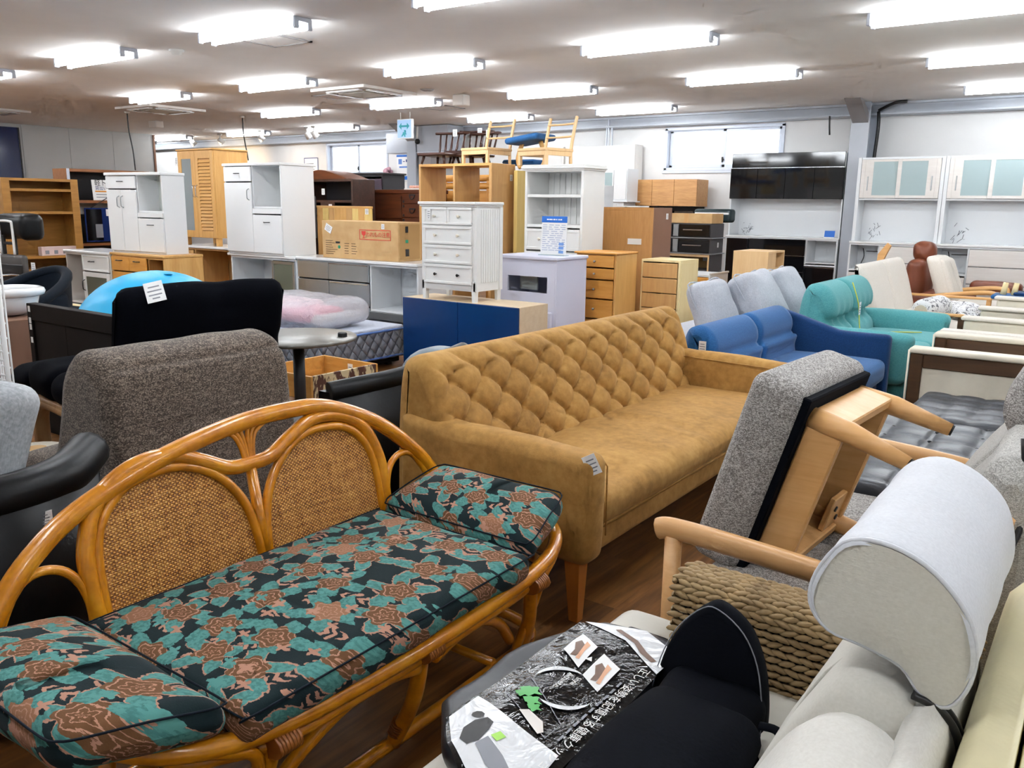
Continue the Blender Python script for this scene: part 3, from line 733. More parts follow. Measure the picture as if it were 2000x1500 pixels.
def ptag(p, x, y, z, w_=.05, h_=.07, T=None):
    T = (TR(x, y, z) @ T) if T is not None else TR(x, y, z)
    o = MB().box(-w_/2, w_/2, -.0015, 0, -h_/2, h_/2, 0, T).build('price_tag', 'paper', p)
    m = MB()
    for q, L in ((.25, .6), (.05, .75), (-.15, .7), (-.32, .4)): m.box(-w_*L/2, w_*L/2, -.0022, -.0016, h_*q-h_*.03, h_*q+h_*.03, 0, T)
    m.build('print', 'print_grey', o); return o
def leg4(t, w_, d, h, s_, mat, ins=.02, taper=1.0, z=0):
    for x in (ins, w_-ins-s_):
        for y in (ins, d-ins-s_): MB().tube([(x+s_/2, y+s_/2, z), (x+s_/2, y+s_/2, z+h)], [s_/2*taper*1.414, s_/2*1.414], 4, T=None).build('leg', mat, t)
def panel_front(t, x0, x1, z0, z1, mat, name, fw=.035, y=-.018):
    """framed drawer or door front with a recessed middle"""
    m = MB().box(x0+.002, x1-.002, y, -.001, z0+.002, z0+fw, .003).box(x0+.002, x1-.002, y, -.001, z1-fw, z1-.002, .003)
    m.box(x0+.002, x0+fw, y, -.001, z0+fw, z1-fw, .002).box(x1-fw, x1-.002, y, -.001, z0+fw, z1-fw, .002).box(x0+fw, x1-fw, y+.009, -.001, z0+fw, z1-fw)
    return m.build(name, mat, t)

# ---------------------------------------------------------------- back wall, right: two white dining boards and a third at the edge
def dining_board(x, w_, label, h=2.08, cut=False):
    t = thing('dining_board', label, 'cupboard', (x, 11.84, 0), 0, 'white dining boards along the back wall'); d = .40
    carc(t, w_, d, .98, 'white_lam', .022, name='base_body')
    slab('counter', t, 0, w_, -.02, d, .98, 1.005, 'white_gloss')
    up = MB().box(.0, .042, .08, d, 1.005, h, .002).box(w_-.042, w_, .08, d, 1.005, h, .002).box(.042, w_-.042, .1, d, h-.022, h).box(.042, w_-.042, .1, d, 1.54, 1.56).box(.042, w_-.042, d-.012, d, 1.005, h)
    up.build('hutch_body', 'white_lam', t)
    # sliding glass doors
    xm = w_/2
    for a, b_, yy, hx in ((.045, xm+.03, .085, .07), (xm-.03, w_-.045, .068, None)):
        fr = MB().box(a, a+.05, yy, yy+.015, 1.565, h-.025, .002).box(b_-.05, b_, yy, yy+.015, 1.565, h-.025, .002).box(a+.05, b_-.05, yy, yy+.015, 1.565, 1.6).box(a+.05, b_-.05, yy, yy+.015, h-.055, h-.025)
        if hx: fr.box(a+.05, a+.15, yy, yy+.015, 1.6, h-.055)
        else: fr.box(b_-.15, b_-.05, yy, yy+.015, 1.6, h-.055)
        dr = fr.build('sliding_door', 'grain_white', t)
        MB().box(a+(.15 if hx else .05), b_-(.05 if hx else .15), yy+.004, yy+.009, 1.6, h-.055).build('glass_pane', 'glass_frost', dr)
        hxx = a+.09 if hx else b_-.09
        MB().box(hxx-.006, hxx+.006, yy-.012, yy, 1.66, 1.84, .003).build('handle', 'brushed', dr)
    # base: open bay and drawers
    s_ = w_*.36
    MB().box(s_-.01, s_+.01, .004, d-.014, .06, .98).box(.022, s_-.01, .006, d-.014, .62, .64).build('divider', 'white_lam', t)
    MB().box(.14, s_-.04, d-.05, d-.045, .86, .87).tube(cr([(.1, d-.05, .9), (.12, d-.06, .8), (.09, d-.06, .7)], 4), .006, 6).build('socket_rail', 'dark_metal', t)
    if cut: s_ = .0
    for k in range(4): 
        o = front(t, s_+.01 if not cut else .022, w_-.022, .1+k*.215, .305+k*.215, 'grain_white', 'drawer')
        MB().box(s_+.012, w_-.024, -.012, -.001, .307+k*.215, .314+k*.215).build('finger_groove', 'bracket', o)
    if not cut: front(t, .022, s_-.01, .1, .6, 'grain_white', 'door')
    tw = MB()
    for k in range(14):
        a = Vector((.12+random.uniform(0, .16), .384, 1.04+random.uniform(0, .2))); tw.tube([a, a+Vector((random.uniform(-.05, .05), 0, random.uniform(-.06, .06)))], .003, 4)
    tw.build('wall_sticker', 'print_grey', t)
dining_board(-2.99, 1.04, 'white dining board with frosted sliding doors right beside the steel column')
dining_board(-1.945, 1.05, 'white dining board with frosted sliding doors behind the brown leather recliner')
dining_board(-.885, 1.0, 'white dining board cut off at the right edge of the photo', 2.08, True)

# black gloss kitchen board
t = thing('kitchen_board', 'tall glossy black kitchen board with white open middle, left of the steel column', 'cupboard', (-4.86, 12.22, 0)); w_, d = 1.62, .44
MB().box(0, .02, .06, d, 1.02, 2.17, .002).box(w_-.02, w_, .06, d, 1.02, 2.17, .002).box(.02, w_-.02, .06, d, 2.15, 2.17).box(.02, w_-.02, .06, d, 1.56, 1.58).box(.02, w_-.02, d-.012, d, 1.02, 2.15).build('hutch_body', 'white_lam', t)
carc(t, w_, d, 1.0, 'white_lam', .02, name='base_body'); slab('counter', t, -.01, w_+.01, -.01, d, 1.0, 1.02, 'white_gloss')
MB().box(.01, w_-.01, .03, .06, 1.99, 2.19, .003).build('cornice', 'black_gloss', t)
for k in range(4): MB().box(.0+k*w_/4+.002, (k+1)*w_/4-.002, .02, .06, 1.55, 1.98, .003).build('door', 'black_gloss', t)
MB().box(0, w_, .02, .03, 1.98, 1.985).build('trim_strip', 'chrome', t)
for z0, z1 in ((.06, .3), (.31, .52), (.53, .75), (.76, .98)):
    o = MB().box(.36, 1.18, -.018, -.001, z0, z1, .003).build('drawer', 'black_gloss', t); MB().box(.36, 1.18, -.02, -.004, z1, z1+.008).build('trim_strip', 'chrome', o)
MB().box(.02, .35, -.018, -.001, .06, .98, .003).build('door', 'black_gloss', t)
o = MB().box(1.19, 1.6, -.018, -.001, .06, .6, .003).build('door', 'black_gloss', t); MB().box(1.19, 1.6, -.02, -.004, .6, .61).build('trim_strip', 'chrome', o)
MB().box(1.18, 1.2, .004, d-.02, .62, 1.0).box(1.2, 1.6, .004, d-.02, .62, .64).box(1.2, 1.6, .01, d-.02, .66, .675).build('microwave_bay', 'white_lam', t)
tw = MB()
for k in range(16):
    a = Vector((.15+random.uniform(-.06, .06), .425, 1.12+random.uniform(-.08, .08))); tw.tube([a, a+Vector((random.uniform(-.06, .06), 0, random.uniform(-.06, .06)))], .003, 4)
tw.build('wall_sticker', 'print_grey', t)
t = thing('card_holder', 'small blue card standing on the black kitchen board counter', 'card', (-3.4, 12.35, 1.02)); MB().box(-.07, .07, 0, .004, 0, .1, 0, RX(-.2)).build('card', 'print_blue', t); MB().box(-.07, .07, -.03, .03, 0, .012, .003).build('base', 'white_gloss', t)

# grained oak wall cabinet on a dark stand
t = thing('wall_cabinet', 'three-door grained oak cupboard under the right-hand window', 'cupboard', (-6.45, 12.15, 1.43)); w_ = 1.12
carc(t, w_, .4, .4, 'oak_h'); 
for k in range(3): front(t, k*w_/3, (k+1)*w_/3, 0, .4, 'oak_h')
t = thing('display_stand', 'dark stand holding up the grained oak cupboard', 'stand', (-6.4, 12.2, 0))
for x in (0, .5, 1.0): MB().box(x, x+.05, 0, .3, 0, 1.36, .003).build('post', 'espresso', t)
MB().box(0, 1.05, 0, .3, 1.36, 1.425, .003).build('top_rail', 'espresso', t); MB().box(0, 1.05, .25, .3, .1, .2).build('stretcher', 'espresso', t)

# white folding bed panel / dresser leaning at the back
t = thing('white_partition', 'tall white panelled partition standing against the back wall behind the white bookcase', 'partition', (-7.85, 12.3, 0)); 
MB().box(0, 1.35, .1, .3, 0, 2.38, .004).build('panel', 'white_paint', t); MB().box(1.28, 1.35, .02, .1, 0, 2.38, .004).build('post', 'white_paint', t)
MB().box(-.03, 0, .05, .3, 0, 2.38, .003).build('edge_post', 'warm_white', t)
t = thing('white_cupboard', 'white kitchen cupboard with one frosted pane behind the white bookcase', 'cupboard', (-7.2, 11.6, 0))
MB().box(0, .92, .02, .4, 0, 1.48, .003).box(.0, 1.0, -.02, .4, 1.48, 1.5, .003).box(.0, .95, .05, .4, 1.5, 1.98, .003).build('body', 'white_lam', t)
f = MB().box(.5, .72, .03, .049, 1.52, 1.96, .003).build('door', 'white_gloss', t); MB().box(.5, .7, .026, .03, 1.56, 1.92).build('glass_pane', 'glass_frost', f)
MB().box(.73, .94, .03, .049, 1.52, 1.96, .003).build('door', 'white_gloss', t)
for k in range(3): MB().box(.45, .8, 0, .019, 1.46-.18*(k+1), 1.46-.18*k-.01, .003).build('drawer', 'white_gloss', t)
MB().box(.55, .72, .01, .019, .8, .9).build('vent', 'dark_metal', t)

# ---------------------------------------------------------------- stacked TV boards
def tv_board(y, z, h, label, x=-4.9, w_=.72, opening=False):
    t = thing('tv_board', label, 'tv board', (x, y, z), 0, 'stack of low TV boards'); d = .42
    if opening:
        carc(t, w_, d, h, 'charcoal_lam', .02, bmat='cardboard', back=True); MB().box(0, w_, -.004, 0, h-.03, h).box(w_-.02, w_, -.004, 0, 0, h-.03).build('edge_band', 'light_wood', t); ptag(t, w_*.72, d-.02, h*.68, .1, .07); return t
    carc(t, w_, d, h, 'charcoal_lam', .018); MB().box(-.005, w_+.03, -.02, d, -.014, 0, .002).build('base_board', 'brushed', t)
    f = front(t, w_*.42, w_-.005, .01, h-.01, 'black_gloss', 'drawer'); MB().box(w_*.5, w_*.86, -.034, -.018, h*.5, h*.5+.014, .004).build('handle', 'chrome', f)
    front(t, .0, w_*.3, .01, h-.01, 'black_gloss', 'door'); MB().box(w_*.31, w_*.41, -.016, -.001, .01, h-.01, .002).build('trim_strip', 'brushed', t)
    return t
tv_board(10.0, .63, .21, 'bare low TV board with cardboard back, lowest of the black stack', opening=True)
t = tv_board(10.0, .855, .18, 'black gloss TV board in the middle of the stack'); ptag(t, .722, .25, .1, .04, .06, RZ(PI/2))
tv_board(10.0, 1.05, .17, 'black gloss TV board on top of the stack')
t = thing('stack_plinth', 'dark low cabinet carrying the stack of black TV boards', 'cabinet', (-4.9, 10.02, 0)); carc(t, .72, .42, .625, 'charcoal_lam'); front(t, 0, .36, 0, .62, 'black_satin'); front(t, .36, .72, 0, .62, 'black_satin')
t = thing('cardboard_box', 'low cardboard box lying on the stacked black TV boards', 'box', (-4.86, 10.02, 1.222)); MB().box(0, .68, 0, .36, 0, .12, .003).build('carton', 'cardboard', t); MB().box(.31, .37, -.001, 0, 0, .12).build('tape', 'tan_oak', t)
t = thing('carry_case', 'dark green carry case behind the low cardboard box', 'case', (-4.62, 10.45, 1.23)); MB().rbox(0, .5, 0, .2, 0, .17, .04, m=3).build('shell', plain('dark_green_case', rgb(26, 46, 50), .4), t); MB().box(.02, .48, -.005, .205, .1, .125, .004).build('lid_band', 'wire_white', t)

# ---------------------------------------------------------------- small light boxes behind the sofas
t = thing('cube_shelf', 'light beech cube shelf in front of the black kitchen board', 'shelf', (-3.29, 8.5, 0)); w_, d, h = .37, .5, .985
MB().box(0, w_, 0, .018, 0, h, .002).box(0, w_, .018, d, h-.02, h, .002).box(0, .02, .018, d, 0, h-.02).box(.02, w_, d-.02, d, 0, h-.02, .002).box(.02, w_, .018, d-.02, 0, .02).build('body', 'light_wood', t)
MB().box(.02, w_-.005, .018, .25, .02, h-.02).build('divider', 'light_wood', t); MB().box(.02, w_-.01, .25, d-.02, .8, .815, .001).build('shelf', 'light_wood', t); MB().box(.02, w_-.01, .25, d-.02, .55, .565, .001).build('shelf', 'light_wood', t)
t = thing('cream_chest', 'narrow cream wood drawer chest beside the tall brown cabinet', 'chest of drawers', (-3.78, 7.4, 0)); w_, d, h = .405, .42, .925
carc(t, w_, d, h, 'cream_wood')
for k in range(6): front(t, .02, w_-.02, .03+k*.145, .17+k*.145, 'tan_oak', 'drawer')
MB().box(w_, w_+.004, .02, d-.02, .02, h-.03).build('side_skin', 'cream_wood', t)
t = thing('low_chest', 'low cream chest with tan drawer fronts behind the grey cushions', 'chest of drawers', (-3.95, 8.45, 0)); w_, d, h = .44, .5, .72
carc(t, w_, d, h, 'white_lam')
for k in range(4): front(t, .01, w_-.01, .02+k*.17, .185+k*.17, 'amber', 'drawer')
MB().box(w_-.01, w_+.012, 0, d, h, h+.02, .003).build('top_edge', 'warm_white', t)

# tall brown cabinet seen from its back
t = thing('brown_cabinet', 'tall brown cabinet with a hardboard side right of the lavender box', 'cabinet', (-4.68, 8.0, 0)); w_, d, h = .7, .45, 1.41
MB().box(.03, w_-.03, .012, d, 0, h-.03).build('carcass', 'brown_board', t); MB().box(w_-.03, w_, .02, d, 0, h, .002).build('side_panel', 'brown_board', t)
MB().box(0, w_-.03, 0, .012, .02, h-.03).build('back_panel', 'brown_oak', t)
MB().box(0, w_, 0, .02, h-.03, h, .002).box(w_-.03, w_, 0, .02, 0, h-.03, .002).box(0, .03, 0, .02, 0, h-.03).build('frame', 'brown_oak', t)
MB().box(.42, .58, -.003, -.0005, 1.03, 1.09).build('label_paper', 'warm_white', t); ptag(t, w_+.002, .33, 1.32, .05, .06, RZ(PI/2))
tag(MB().box(-4.45, -4.18, 8.05, 8.3, 1.411, 1.425, .002).build('paper_stack', 'paper'), 'thin stack of white papers on the tall brown cabinet', 'papers')

# slim amber chest
t = thing('amber_chest', 'slim amber chest with five drawers and small knobs behind the tan sofa', 'chest of drawers', (-4.21, 6.9, 0)); w_, d, h = .43, .4, 1.0
carc(t, w_, d, h-.02, 'amber_side', .022); MB().box(-.015, w_+.015, -.03, d, h-.02, h, .006).build('top', 'amber', t)
for z0, z1 in ((.86, .97), (.75, .85), (.57, .74), (.38, .56), (.19, .37), (.02, .18)):
    f = front(t, .02, w_-.02, z0, z1, 'amber', 'drawer'); knob(f, w_/2, (z0+z1)/2, -.018, 'brushed', .011)

# lavender white unit + standing sign
t = thing('lavender_unit', 'pale lavender white box unit with a slot window behind the blue cabinet', 'cabinet', (-4.62, 6.2, 0)); w_, d, h = .64, .5, .98
MB().box(0, .02, 0, d, 0, h-.03, .002).box(w_-.02, w_, 0, d, 0, h-.03, .002).box(.02, w_-.02, d-.02, d, 0, h-.03).box(.02, w_-.02, 0, .02, .86-.06, h-.03).box(.02, w_-.02, 0, .02, .0, .66).box(.02, .11, 0, .02, .66, .8).box(w_-.1, w_-.02, 0, .02, .66, .8).build('body', 'lavender_lam', t)
MB().box(-.02, w_+.02, -.03, d, h-.03, h, .006).build('top', 'lavender_lam', t); MB().box(.11, .3, .2, .22, .66, .8).build('inner_board', 'cab_inner', t)
MB().box(.03, w_-.03, -.03, -.001, .02, .5, .02).build('drop_front', 'lavender_lam', t)
t = thing('standing_sign', 'white information sheet with blue header standing on the lavender unit', 'sign', (-4.17, 6.42, .98), 0)
b_ = MB().box(-.135, .135, 0, .006, .0, .345, .001, RX(-.06)).build('sheet', 'paper', t); Tq = RX(-.06)
MB().box(-.135, .135, -.002, 0, .29, .345, 0, Tq).build('header', 'print_blue', t); m = MB()
for k in range(13):
    z = .265-k*.0185; x = -.12
    while x < .1:
        L = random.uniform(.02, .07); m.box(x, min(x+L, .12), -.0015, 0, z, z+.006, 0, Tq); x += L+random.uniform(.008, .03)
m.build('text_line', plain('print_pale', rgb(176, 184, 206), .6), t)
m = MB()
for k in range(3): m.box(.06, .11, -.003, -.0016, .02+k*.035, .045+k*.035, 0, Tq)
m.build('text_box', plain('print_sky', rgb(120, 160, 220), .6), t)
m = MB()
for a, b_ in ((-.08, -.06), (-.055, -.02), (-.012, .01), (.016, .03), (.04, .058), (.062, .08)): m.box(a, b_, -.003, -.002, .311, .322, 0, Tq)
m.build('headline_print', 'paper', t)
MB().box(-.14, .14, -.03, .05, 0, .006, .002).build('foot', 'glass_frost', t)

# ---------------------------------------------------------------- white tall bookcase with drawers
t = thing('white_bookcase', 'tall white cottage bookcase with two open shelves over drawers', 'bookcase', (-5.1, 7.3, 0)); w_, d, h = .7, .42, 1.82
carc(t, w_, d, h-.04, 'white_paint', .028, shelves=(1.5, 1.2)); MB().box(-.03, w_+.03, -.035, d+.01, h-.04, h-.015, .004).box(-.015, w_+.015, -.02, d, h-.055, h-.04, .003).box(-.02, w_+.02, -.025, d, h-.015, h, .005).build('cornice', 'white_paint', t)
bb = MB()
for k in range(9): bb.box(.03+k*.0713, .03+k*.0713+.066, d-.02, d-.0125, 1.0, h-.05, .002)
bb.build('beadboard', 'white_paint', t)
for z0 in (.97, .74, .5, .26, .04):
    f = panel_front(t, .02, w_-.02, z0, z0+.215, 'white_paint', 'drawer', .03); knob(f, .2, z0+.11, -.012, 'cream_leather', .014); knob(f, .5, z0+.11, -.012, 'cream_leather', .014)

# ---------------------------------------------------------------- tan open-backed bookcase and boards beside it
t = thing('open_bookcase', 'tan open-backed bookcase turned sideways with chairs on top', 'bookcase', (-6.83, 7.6, 0)); w_, d, h = 1.06, .46, 1.87
for x in (0, w_/2-.012): MB().box(x, x+.028, 0, d, 0, h-.03, .002).build('side_panel', 'tan_oak', t)
MB().box(w_-.028, w_, 0, d, 0, h-.03, .002).build('side_panel', 'tan_oak', t)
MB().box(0, w_, 0, d, h-.03, h, .003).build('top', 'honey_h', t); MB().box(.028, w_-.028, 0, d, .05, .08).build('bottom_shelf', 'tan_oak', t); MB().box(.028, w_-.028, .02, d, .9, .93).build('shelf', 'tan_oak', t)
ptag(t, w_+.002, .38, 1.72, .05, .07, RZ(PI/2))
MB().box(w_+.0005, w_+.012, .0, .32, 0, h-.002, .001).build('side_skin', 'tan_oak', t)
tag(MB().box(-5.71, -5.66, 7.95, 8.55, 0, 1.80, .003).build('leaning_board', 'yellow_wood'), 'tall yellow birch board standing beside the open bookcase', 'board')
t = thing('pine_bed_frame', 'orange pine bed ends seen through the open bookcase', 'bed frame', (-7.75, 9.05, 0))
for x in (.0, .8, 1.3): MB().box(x, x+.09, 0, .06, 0, 1.8, .01).build('post', 'amber', t)
for z in (1.66, 1.76): MB().tube([(0, .03, z), (1.4, .03, z)], .045, 8).build('rail', 'amber', t)
MB().box(.05, 1.35, .02, .04, .3, 1.60, .004).build('panel', 'amber', t)
t = thing('grey_back_shelf', 'small olive backed shelf seen through the open bookcase', 'shelf', (-6.28, 8.3, 0)); carc(t, .5, .28, 1.58, 'tan_oak', .025, shelves=(1.38, 1.15, .8), bmat='brown_board')
t = thing('toy_shelf', 'white shelf with blue label squeezed between the bookcases', 'shelf', (-5.62, 8.9, 0)); carc(t, .5, .3, 1.66, 'white_lam', .02, shelves=(1.4, 1.2)); MB().box(.1, .22, -.004, 0, 1.58, 1.65).build('label_paper', 'print_blue', t)

# chairs on the bookcases
def ladder_chair(x, y, z, rz, label, group):
    t = thing('wooden_chair', label, 'chair', (x, y, z), rz, group)
    # short-legged: the seat box sits on the cabinet
    for sx in (-.19, .19):
        MB().tube(cr([(sx, .18, 0), (sx, .18, .16), (sx, .22, .36), (sx, .26, .5)], 4), .018, 6).build('back_post', 'light_wood', t)
        MB().box(sx-.018, sx+.018, -.2, -.164, 0, .15, .004).build('leg', 'light_wood', t)
    MB().box(-.21, .21, -.21, .2, .14, .17, .006).build('seat', 'light_wood', t)
    MB().box(-.19, .19, -.205, -.185, .095, .14, .003).box(-.205, -.185, -.19, .17, .095, .14, .003).box(.185, .205, -.19, .17, .095, .14, .003).build('apron', 'light_wood', t)
    for z0, dy in ((.43, .235), (.3, .205)): MB().tube(cr([(-.19, dy, z0), (0, dy+.03, z0), (.19, dy, z0)], 4), .026, 6, flat=.4).build('back_slat', 'light_wood', t)
    return t
ladder_chair(-6.02, 7.85, 1.87, -.12, 'pale ladder-back chair on the open bookcase beside the dark chairs', 'pale ladder-back chairs')
ladder_chair(-5.0, 7.52, 1.82, -.2, 'pale ladder-back chair on top of the white cottage bookcase', 'pale ladder-back chairs')
def windsor(x, y, z, rz, label, up=0):
    t = thing('dark_chair', label, 'chair', (x, y, z), rz, 'dark brown chairs on the open bookcase')
    MB().rbox(-.2, .2, -.2, .2, .09+up, .125+up, .016, m=3).build('seat', 'chair_brown', t)
    for sx in (-.16, .16):
        for sy in (-.16, .16): MB().tube([(sx, sy, 0), (sx*.85, sy*.85, .1+up)], [.013, .018], 8).build('leg', 'chair_brown', t)
    for k in range(5):
        a = -.16+k*.08; MB().tube([(a*.9, .17, .11+up), (a, .22, .2+up), (a*1.1, .26, .36+up)], [.011, .014, .01], 8).build('spindle', 'chair_brown', t)
    MB().tube(cr([(-.22, .22, .37+up), (-.1, .27, .37+up), (.1, .27, .37+up), (.22, .22, .37+up)], 4), .05, 8, flat=.32).build('crest_rail', 'chair_brown', t)
    ptag(t, .06, .21, .37+up, .06, .08)
windsor(-6.62, 7.75, 1.87, .1, 'dark brown spindle chair, leftmost on the open bookcase'); windsor(-6.35, 7.98, 1.87, -.15, 'dark brown spindle chair, right one beside the pale chair')
windsor(-6.52, 8.12, 1.87, .2, 'dark brown spindle chair, behind and between the other two', .04)
t = thing('blue_stool', 'wooden stool with round blue seat tipped upside down beside the pale chair', 'stool', (-5.42, 7.9, 1.82), 0, None)
MB().rbox(-.22, .22, -.2, .2, .27, .34, .034, m=3, T=RY(-.12)).build('seat', 'blue_fab', t)
MB().tube(cr([(-.14, 0, .28), (-.2, 0, .1), (-.16, 0, 0)], 4), .025, 6).build('leg', 'honey', t); MB().tube(cr([(.1, 0, .28), (.16, 0, .1), (.12, 0, 0)], 4), .025, 6).build('leg', 'honey', t)
t = thing('blue_cushion', 'flat blue seat pad on top of the yellow birch board', 'cushion', (-5.78, 8.3, 1.872), 0); MB().rbox(-.25, .2, -.15, .15, 0, .06, .025, m=3).build('pad', 'blue_fab', t); MB().tube([(-.24, -.15, .03), (.19, -.15, .03)], .006, 6).build('piping', 'navy_fab', t)

# ---------------------------------------------------------------- white cottage chest on the blue cabinet
t = thing('blue_cabinet', 'low cabinet with two deep blue doors and birch body', 'cabinet', (-5.09, 5.45, 0)); w_, d, h = 1.25, .4, .62
carc(t, w_, d, h, 'birch_top', .02, z0=.02)
front(t, 0, w_/2, .02, h, 'blue_door'); front(t, w_/2, w_, .02, h, 'blue_door')
MB().box(w_-.001, w_+.003, 0, d, .02, h, .001).build('side_panel', 'birch_top', t)
t = thing('white_chest', 'white cottage chest of six drawers on the blue cabinet', 'chest of drawers', (-4.89, 5.47, .62)); w_, d, h = .585, .36, .82
carc(t, w_, d, h-.025, 'white_paint', .025, z0=.09); MB().box(-.02, w_+.02, -.03, d+.005, h-.025, h, .006).box(-.01, w_+.01, -.015, d, h-.04, h-.025, .003).build('top', 'white_paint', t)
for x in (0, w_-.045):
    for y in (0, d-.045): MB().prism([(x, .16), (x+.045, .16), (x+.036, 0), (x+.009, 0)], y, y+.045, 'Y').build('leg', 'white_paint', t)
MB().box(.002, w_-.002, .0005, .012, .13, h-.03).build('front_frame', 'white_paint', t)
MB().prism([(.045, .09), (.045, .13), (w_-.045, .13), (w_-.045, .09), (w_-.09, .105), (.09, .105)], 0, .018, 'Y').build('apron', 'white_paint', t)
def ck(f, x, z, m_): knob(f, x, z, -.012, m_, .013)
for a, b_ in ((.03, w_/2), (w_/2, w_-.03)):
    f = panel_front(t, a, b_, .63, .775, 'white_paint', 'drawer', .022); ck(f, (a+b_)/2, .70, 'cream_leather')
for z0, z1, m_ in ((.47, .62, 'cream_leather'), (.31, .46, 'cream_leather'), (.14, .3, 'black_plastic')):
    f = panel_front(t, .03, w_-.03, z0, z1, 'white_paint', 'drawer', .022); ck(f, .17, (z0+z1)/2, m_); ck(f, w_-.17, (z0+z1)/2, m_)
sb = MB()
for k in range(9): sb.box(w_, w_+.006, .04+k*.031, .04+k*.031+.027, .16, h-.06, .002)
sb.box(w_, w_+.012, 0, .04, .09, h-.04, .002).box(w_, w_+.012, d-.04, d, .09, h-.04, .002).build('side_panel', 'white_paint', t)
ptag(t, .1, -.02, .715, .035, .09)

# ---------------------------------------------------------------- kitchen counters in the middle
t = thing('white_counter', 'white kitchen counter with smoked glass door under the left glossy white cabinet', 'counter', (-8.3, 6.02, 0)); w_, d, h = 1.13, .45, .85
carc(t, w_, d, h-.03, 'white_lam', .022); MB().box(-.03, w_+.01, -.03, d, h-.03, h, .006).build('worktop', 'white_gloss', t)
MB().box(.72, .74, .004, d-.02, .05, h-.03).build('divider', 'white_lam', t); MB().box(.022, .72, .02, d-.02, .4, .42).build('shelf', 'white_lam', t)
f = MB().box(.735, .765, -.018, -.001, .1, h-.06, .002).box(1.075, 1.11, -.018, -.001, .1, h-.06, .002).box(.765, 1.075, -.018, -.001, .1, .13).box(.765, 1.075, -.018, -.001, h-.09, h-.06).build('door', 'brushed', t)
MB().box(.765, 1.075, -.012, -.007, .13, h-.09).build('glass_pane', 'glass_smoke', f); MB().box(.73, .735, -.03, -.001, .45, .6).build('handle', 'dark_metal', f)
MB().box(.76, 1.1, .05, d-.03, .55, .565).build('shelf', 'white_lam', t)
t = thing('steel_counter', 'white kitchen counter with brushed steel drawers carrying the large cardboard box', 'counter', (-7.16, 6.02, 0)); w_, d, h = 1.73, .45, .86
carc(t, w_, d, h-.03, 'white_lam', .022); MB().box(0.01, w_+.015, -.03, d, h-.03, h, .006).build('worktop', 'white_gloss', t)
xs = (.0, .5, 1.08, 1.73)
for z0, z1 in ((.64, .82), (.03, .63)): front(t, .022, .5, z0, z1, 'brushed', 'drawer' if z0 > .5 else 'door')
for z0, z1 in ((.64, .82), (.4, .63), (.03, .39)):
    f = front(t, .5, 1.08, z0, z1, 'brushed', 'drawer'); MB().box(.51, 1.07, -.024, -.017, z1-.02, z1-.006, .002).build('handle', 'chrome', f)
MB().box(1.08, 1.1, .004, d-.02, .05, h-.03).box(1.1, w_-.022, .004, d-.02, .36, .38).build('microwave_bay', 'white_lam', t)
f = front(t, 1.08, w_-.01, .28, .36, 'brushed', 'drawer'); f = front(t, 1.08, w_-.01, .03, .265, 'brushed', 'drawer')
MB().box(1.08, w_-.01, -.024, -.004, .266, .278).build('trim_strip', 'chrome', t)
# things on the counters
def gloss_cabinet(x, y, z, w_, d, h, split, label, two):
    t = thing('gloss_cabinet', label, 'cabinet', (x, y, z), 0, 'glossy white kitchen cabinets on the counters')
    s_ = w_*split
    MB().box(0, .02, 0, d, 0, h-.03, .002).box(w_-.02, w_, 0, d, 0, h-.03, .002).box(.02, w_-.02, d-.02, d, 0, h-.03).box(.02, w_-.02, .004, d, 0, .03).box(s_-.01, s_+.01, .004, d, .03, h-.03).box(s_, w_-.02, .004, d, h*.51, h*.51+.02).build('body', 'white_gloss', t)
    MB().box(-.012, w_+.012, -.025, d+.005, h-.03, h, .005).build('top', 'white_gloss', t)
    MB().box(s_+.011, w_-.021, d-.026, d-.021, h*.54, h-.031).build('inner_back', 'cab_inner', t)
    f = front(t, .005, s_, h*.8, h-.035, 'white_gloss', 'drawer'); bow(f, s_/2, h*.89, .09, -.018, 'dark_metal', False, .004, .02)
    if two:
        for a, b_, hx in ((.005, s_/2, s_/2-.03), (s_/2, s_, s_/2+.03)): f = front(t, a, b_, .02, h*.79, 'white_gloss'); bow(f, hx, h*.64, .12, -.018, 'brushed')
    else: f = front(t, .005, s_, .02, h*.79, 'white_gloss'); bow(f, s_-.04, h*.66, .12, -.018, 'brushed')
    front(t, s_, w_-.003, h*.45, h*.51, 'white_gloss', 'slide_shelf'); f = front(t, s_, w_-.003, .02, h*.44, 'white_gloss'); bow(f, (s_+w_)/2, h*.36, .1, -.018, 'dark_metal', False, .004, .02)
    return t
gloss_cabinet(-8.28, 5.98, .85, .96, .45, .98, .5, 'glossy white cabinet with single door standing on the white counter', False)
t = thing('cardboard_carton', 'large cardboard carton with red fragile mark on the steel counter', 'box', (-6.82, 6.08, .86)); w_, d, h = 1.08, .33, .38
MB().box(0, w_, 0, d, 0, h, .004).build('carton', 'cardboard', t); MB().box(w_-.001, w_+.0015, .02, d-.02, .02, h-.02).build('flap', plain('carton_end', rgb(176, 136, 84), .8), t)
r = MB(); x0, x1, z0, z1 = .55, .98, .2, .3
r.box(x0, x1, -.002, 0, z0, z0+.006).box(x0, x1, -.002, 0, z1-.006, z1).box(x0, x0+.006, -.002, 0, z0, z1).box(x1-.006, x1, -.002, 0, z0, z1).build('stamp_frame', 'print_red', t)
MB().prism([(.58, .285), (.64, .285), (.635, .25), (.615, .24), (.615, .222), (.635, .215), (.585, .215), (.605, .222), (.605, .24), (.585, .25)], -.003, 0, 'Y').build('glass_symbol', 'print_red', t)
text('われもの注意!', .055, FRONT(.815, -.003, .25), 'print_red', t)
ptag(t, .1, -.003, .3, .1, .075, RY(.45)); ptag(t, .88, -.003, .335, .04, .05)
g_ = MB()
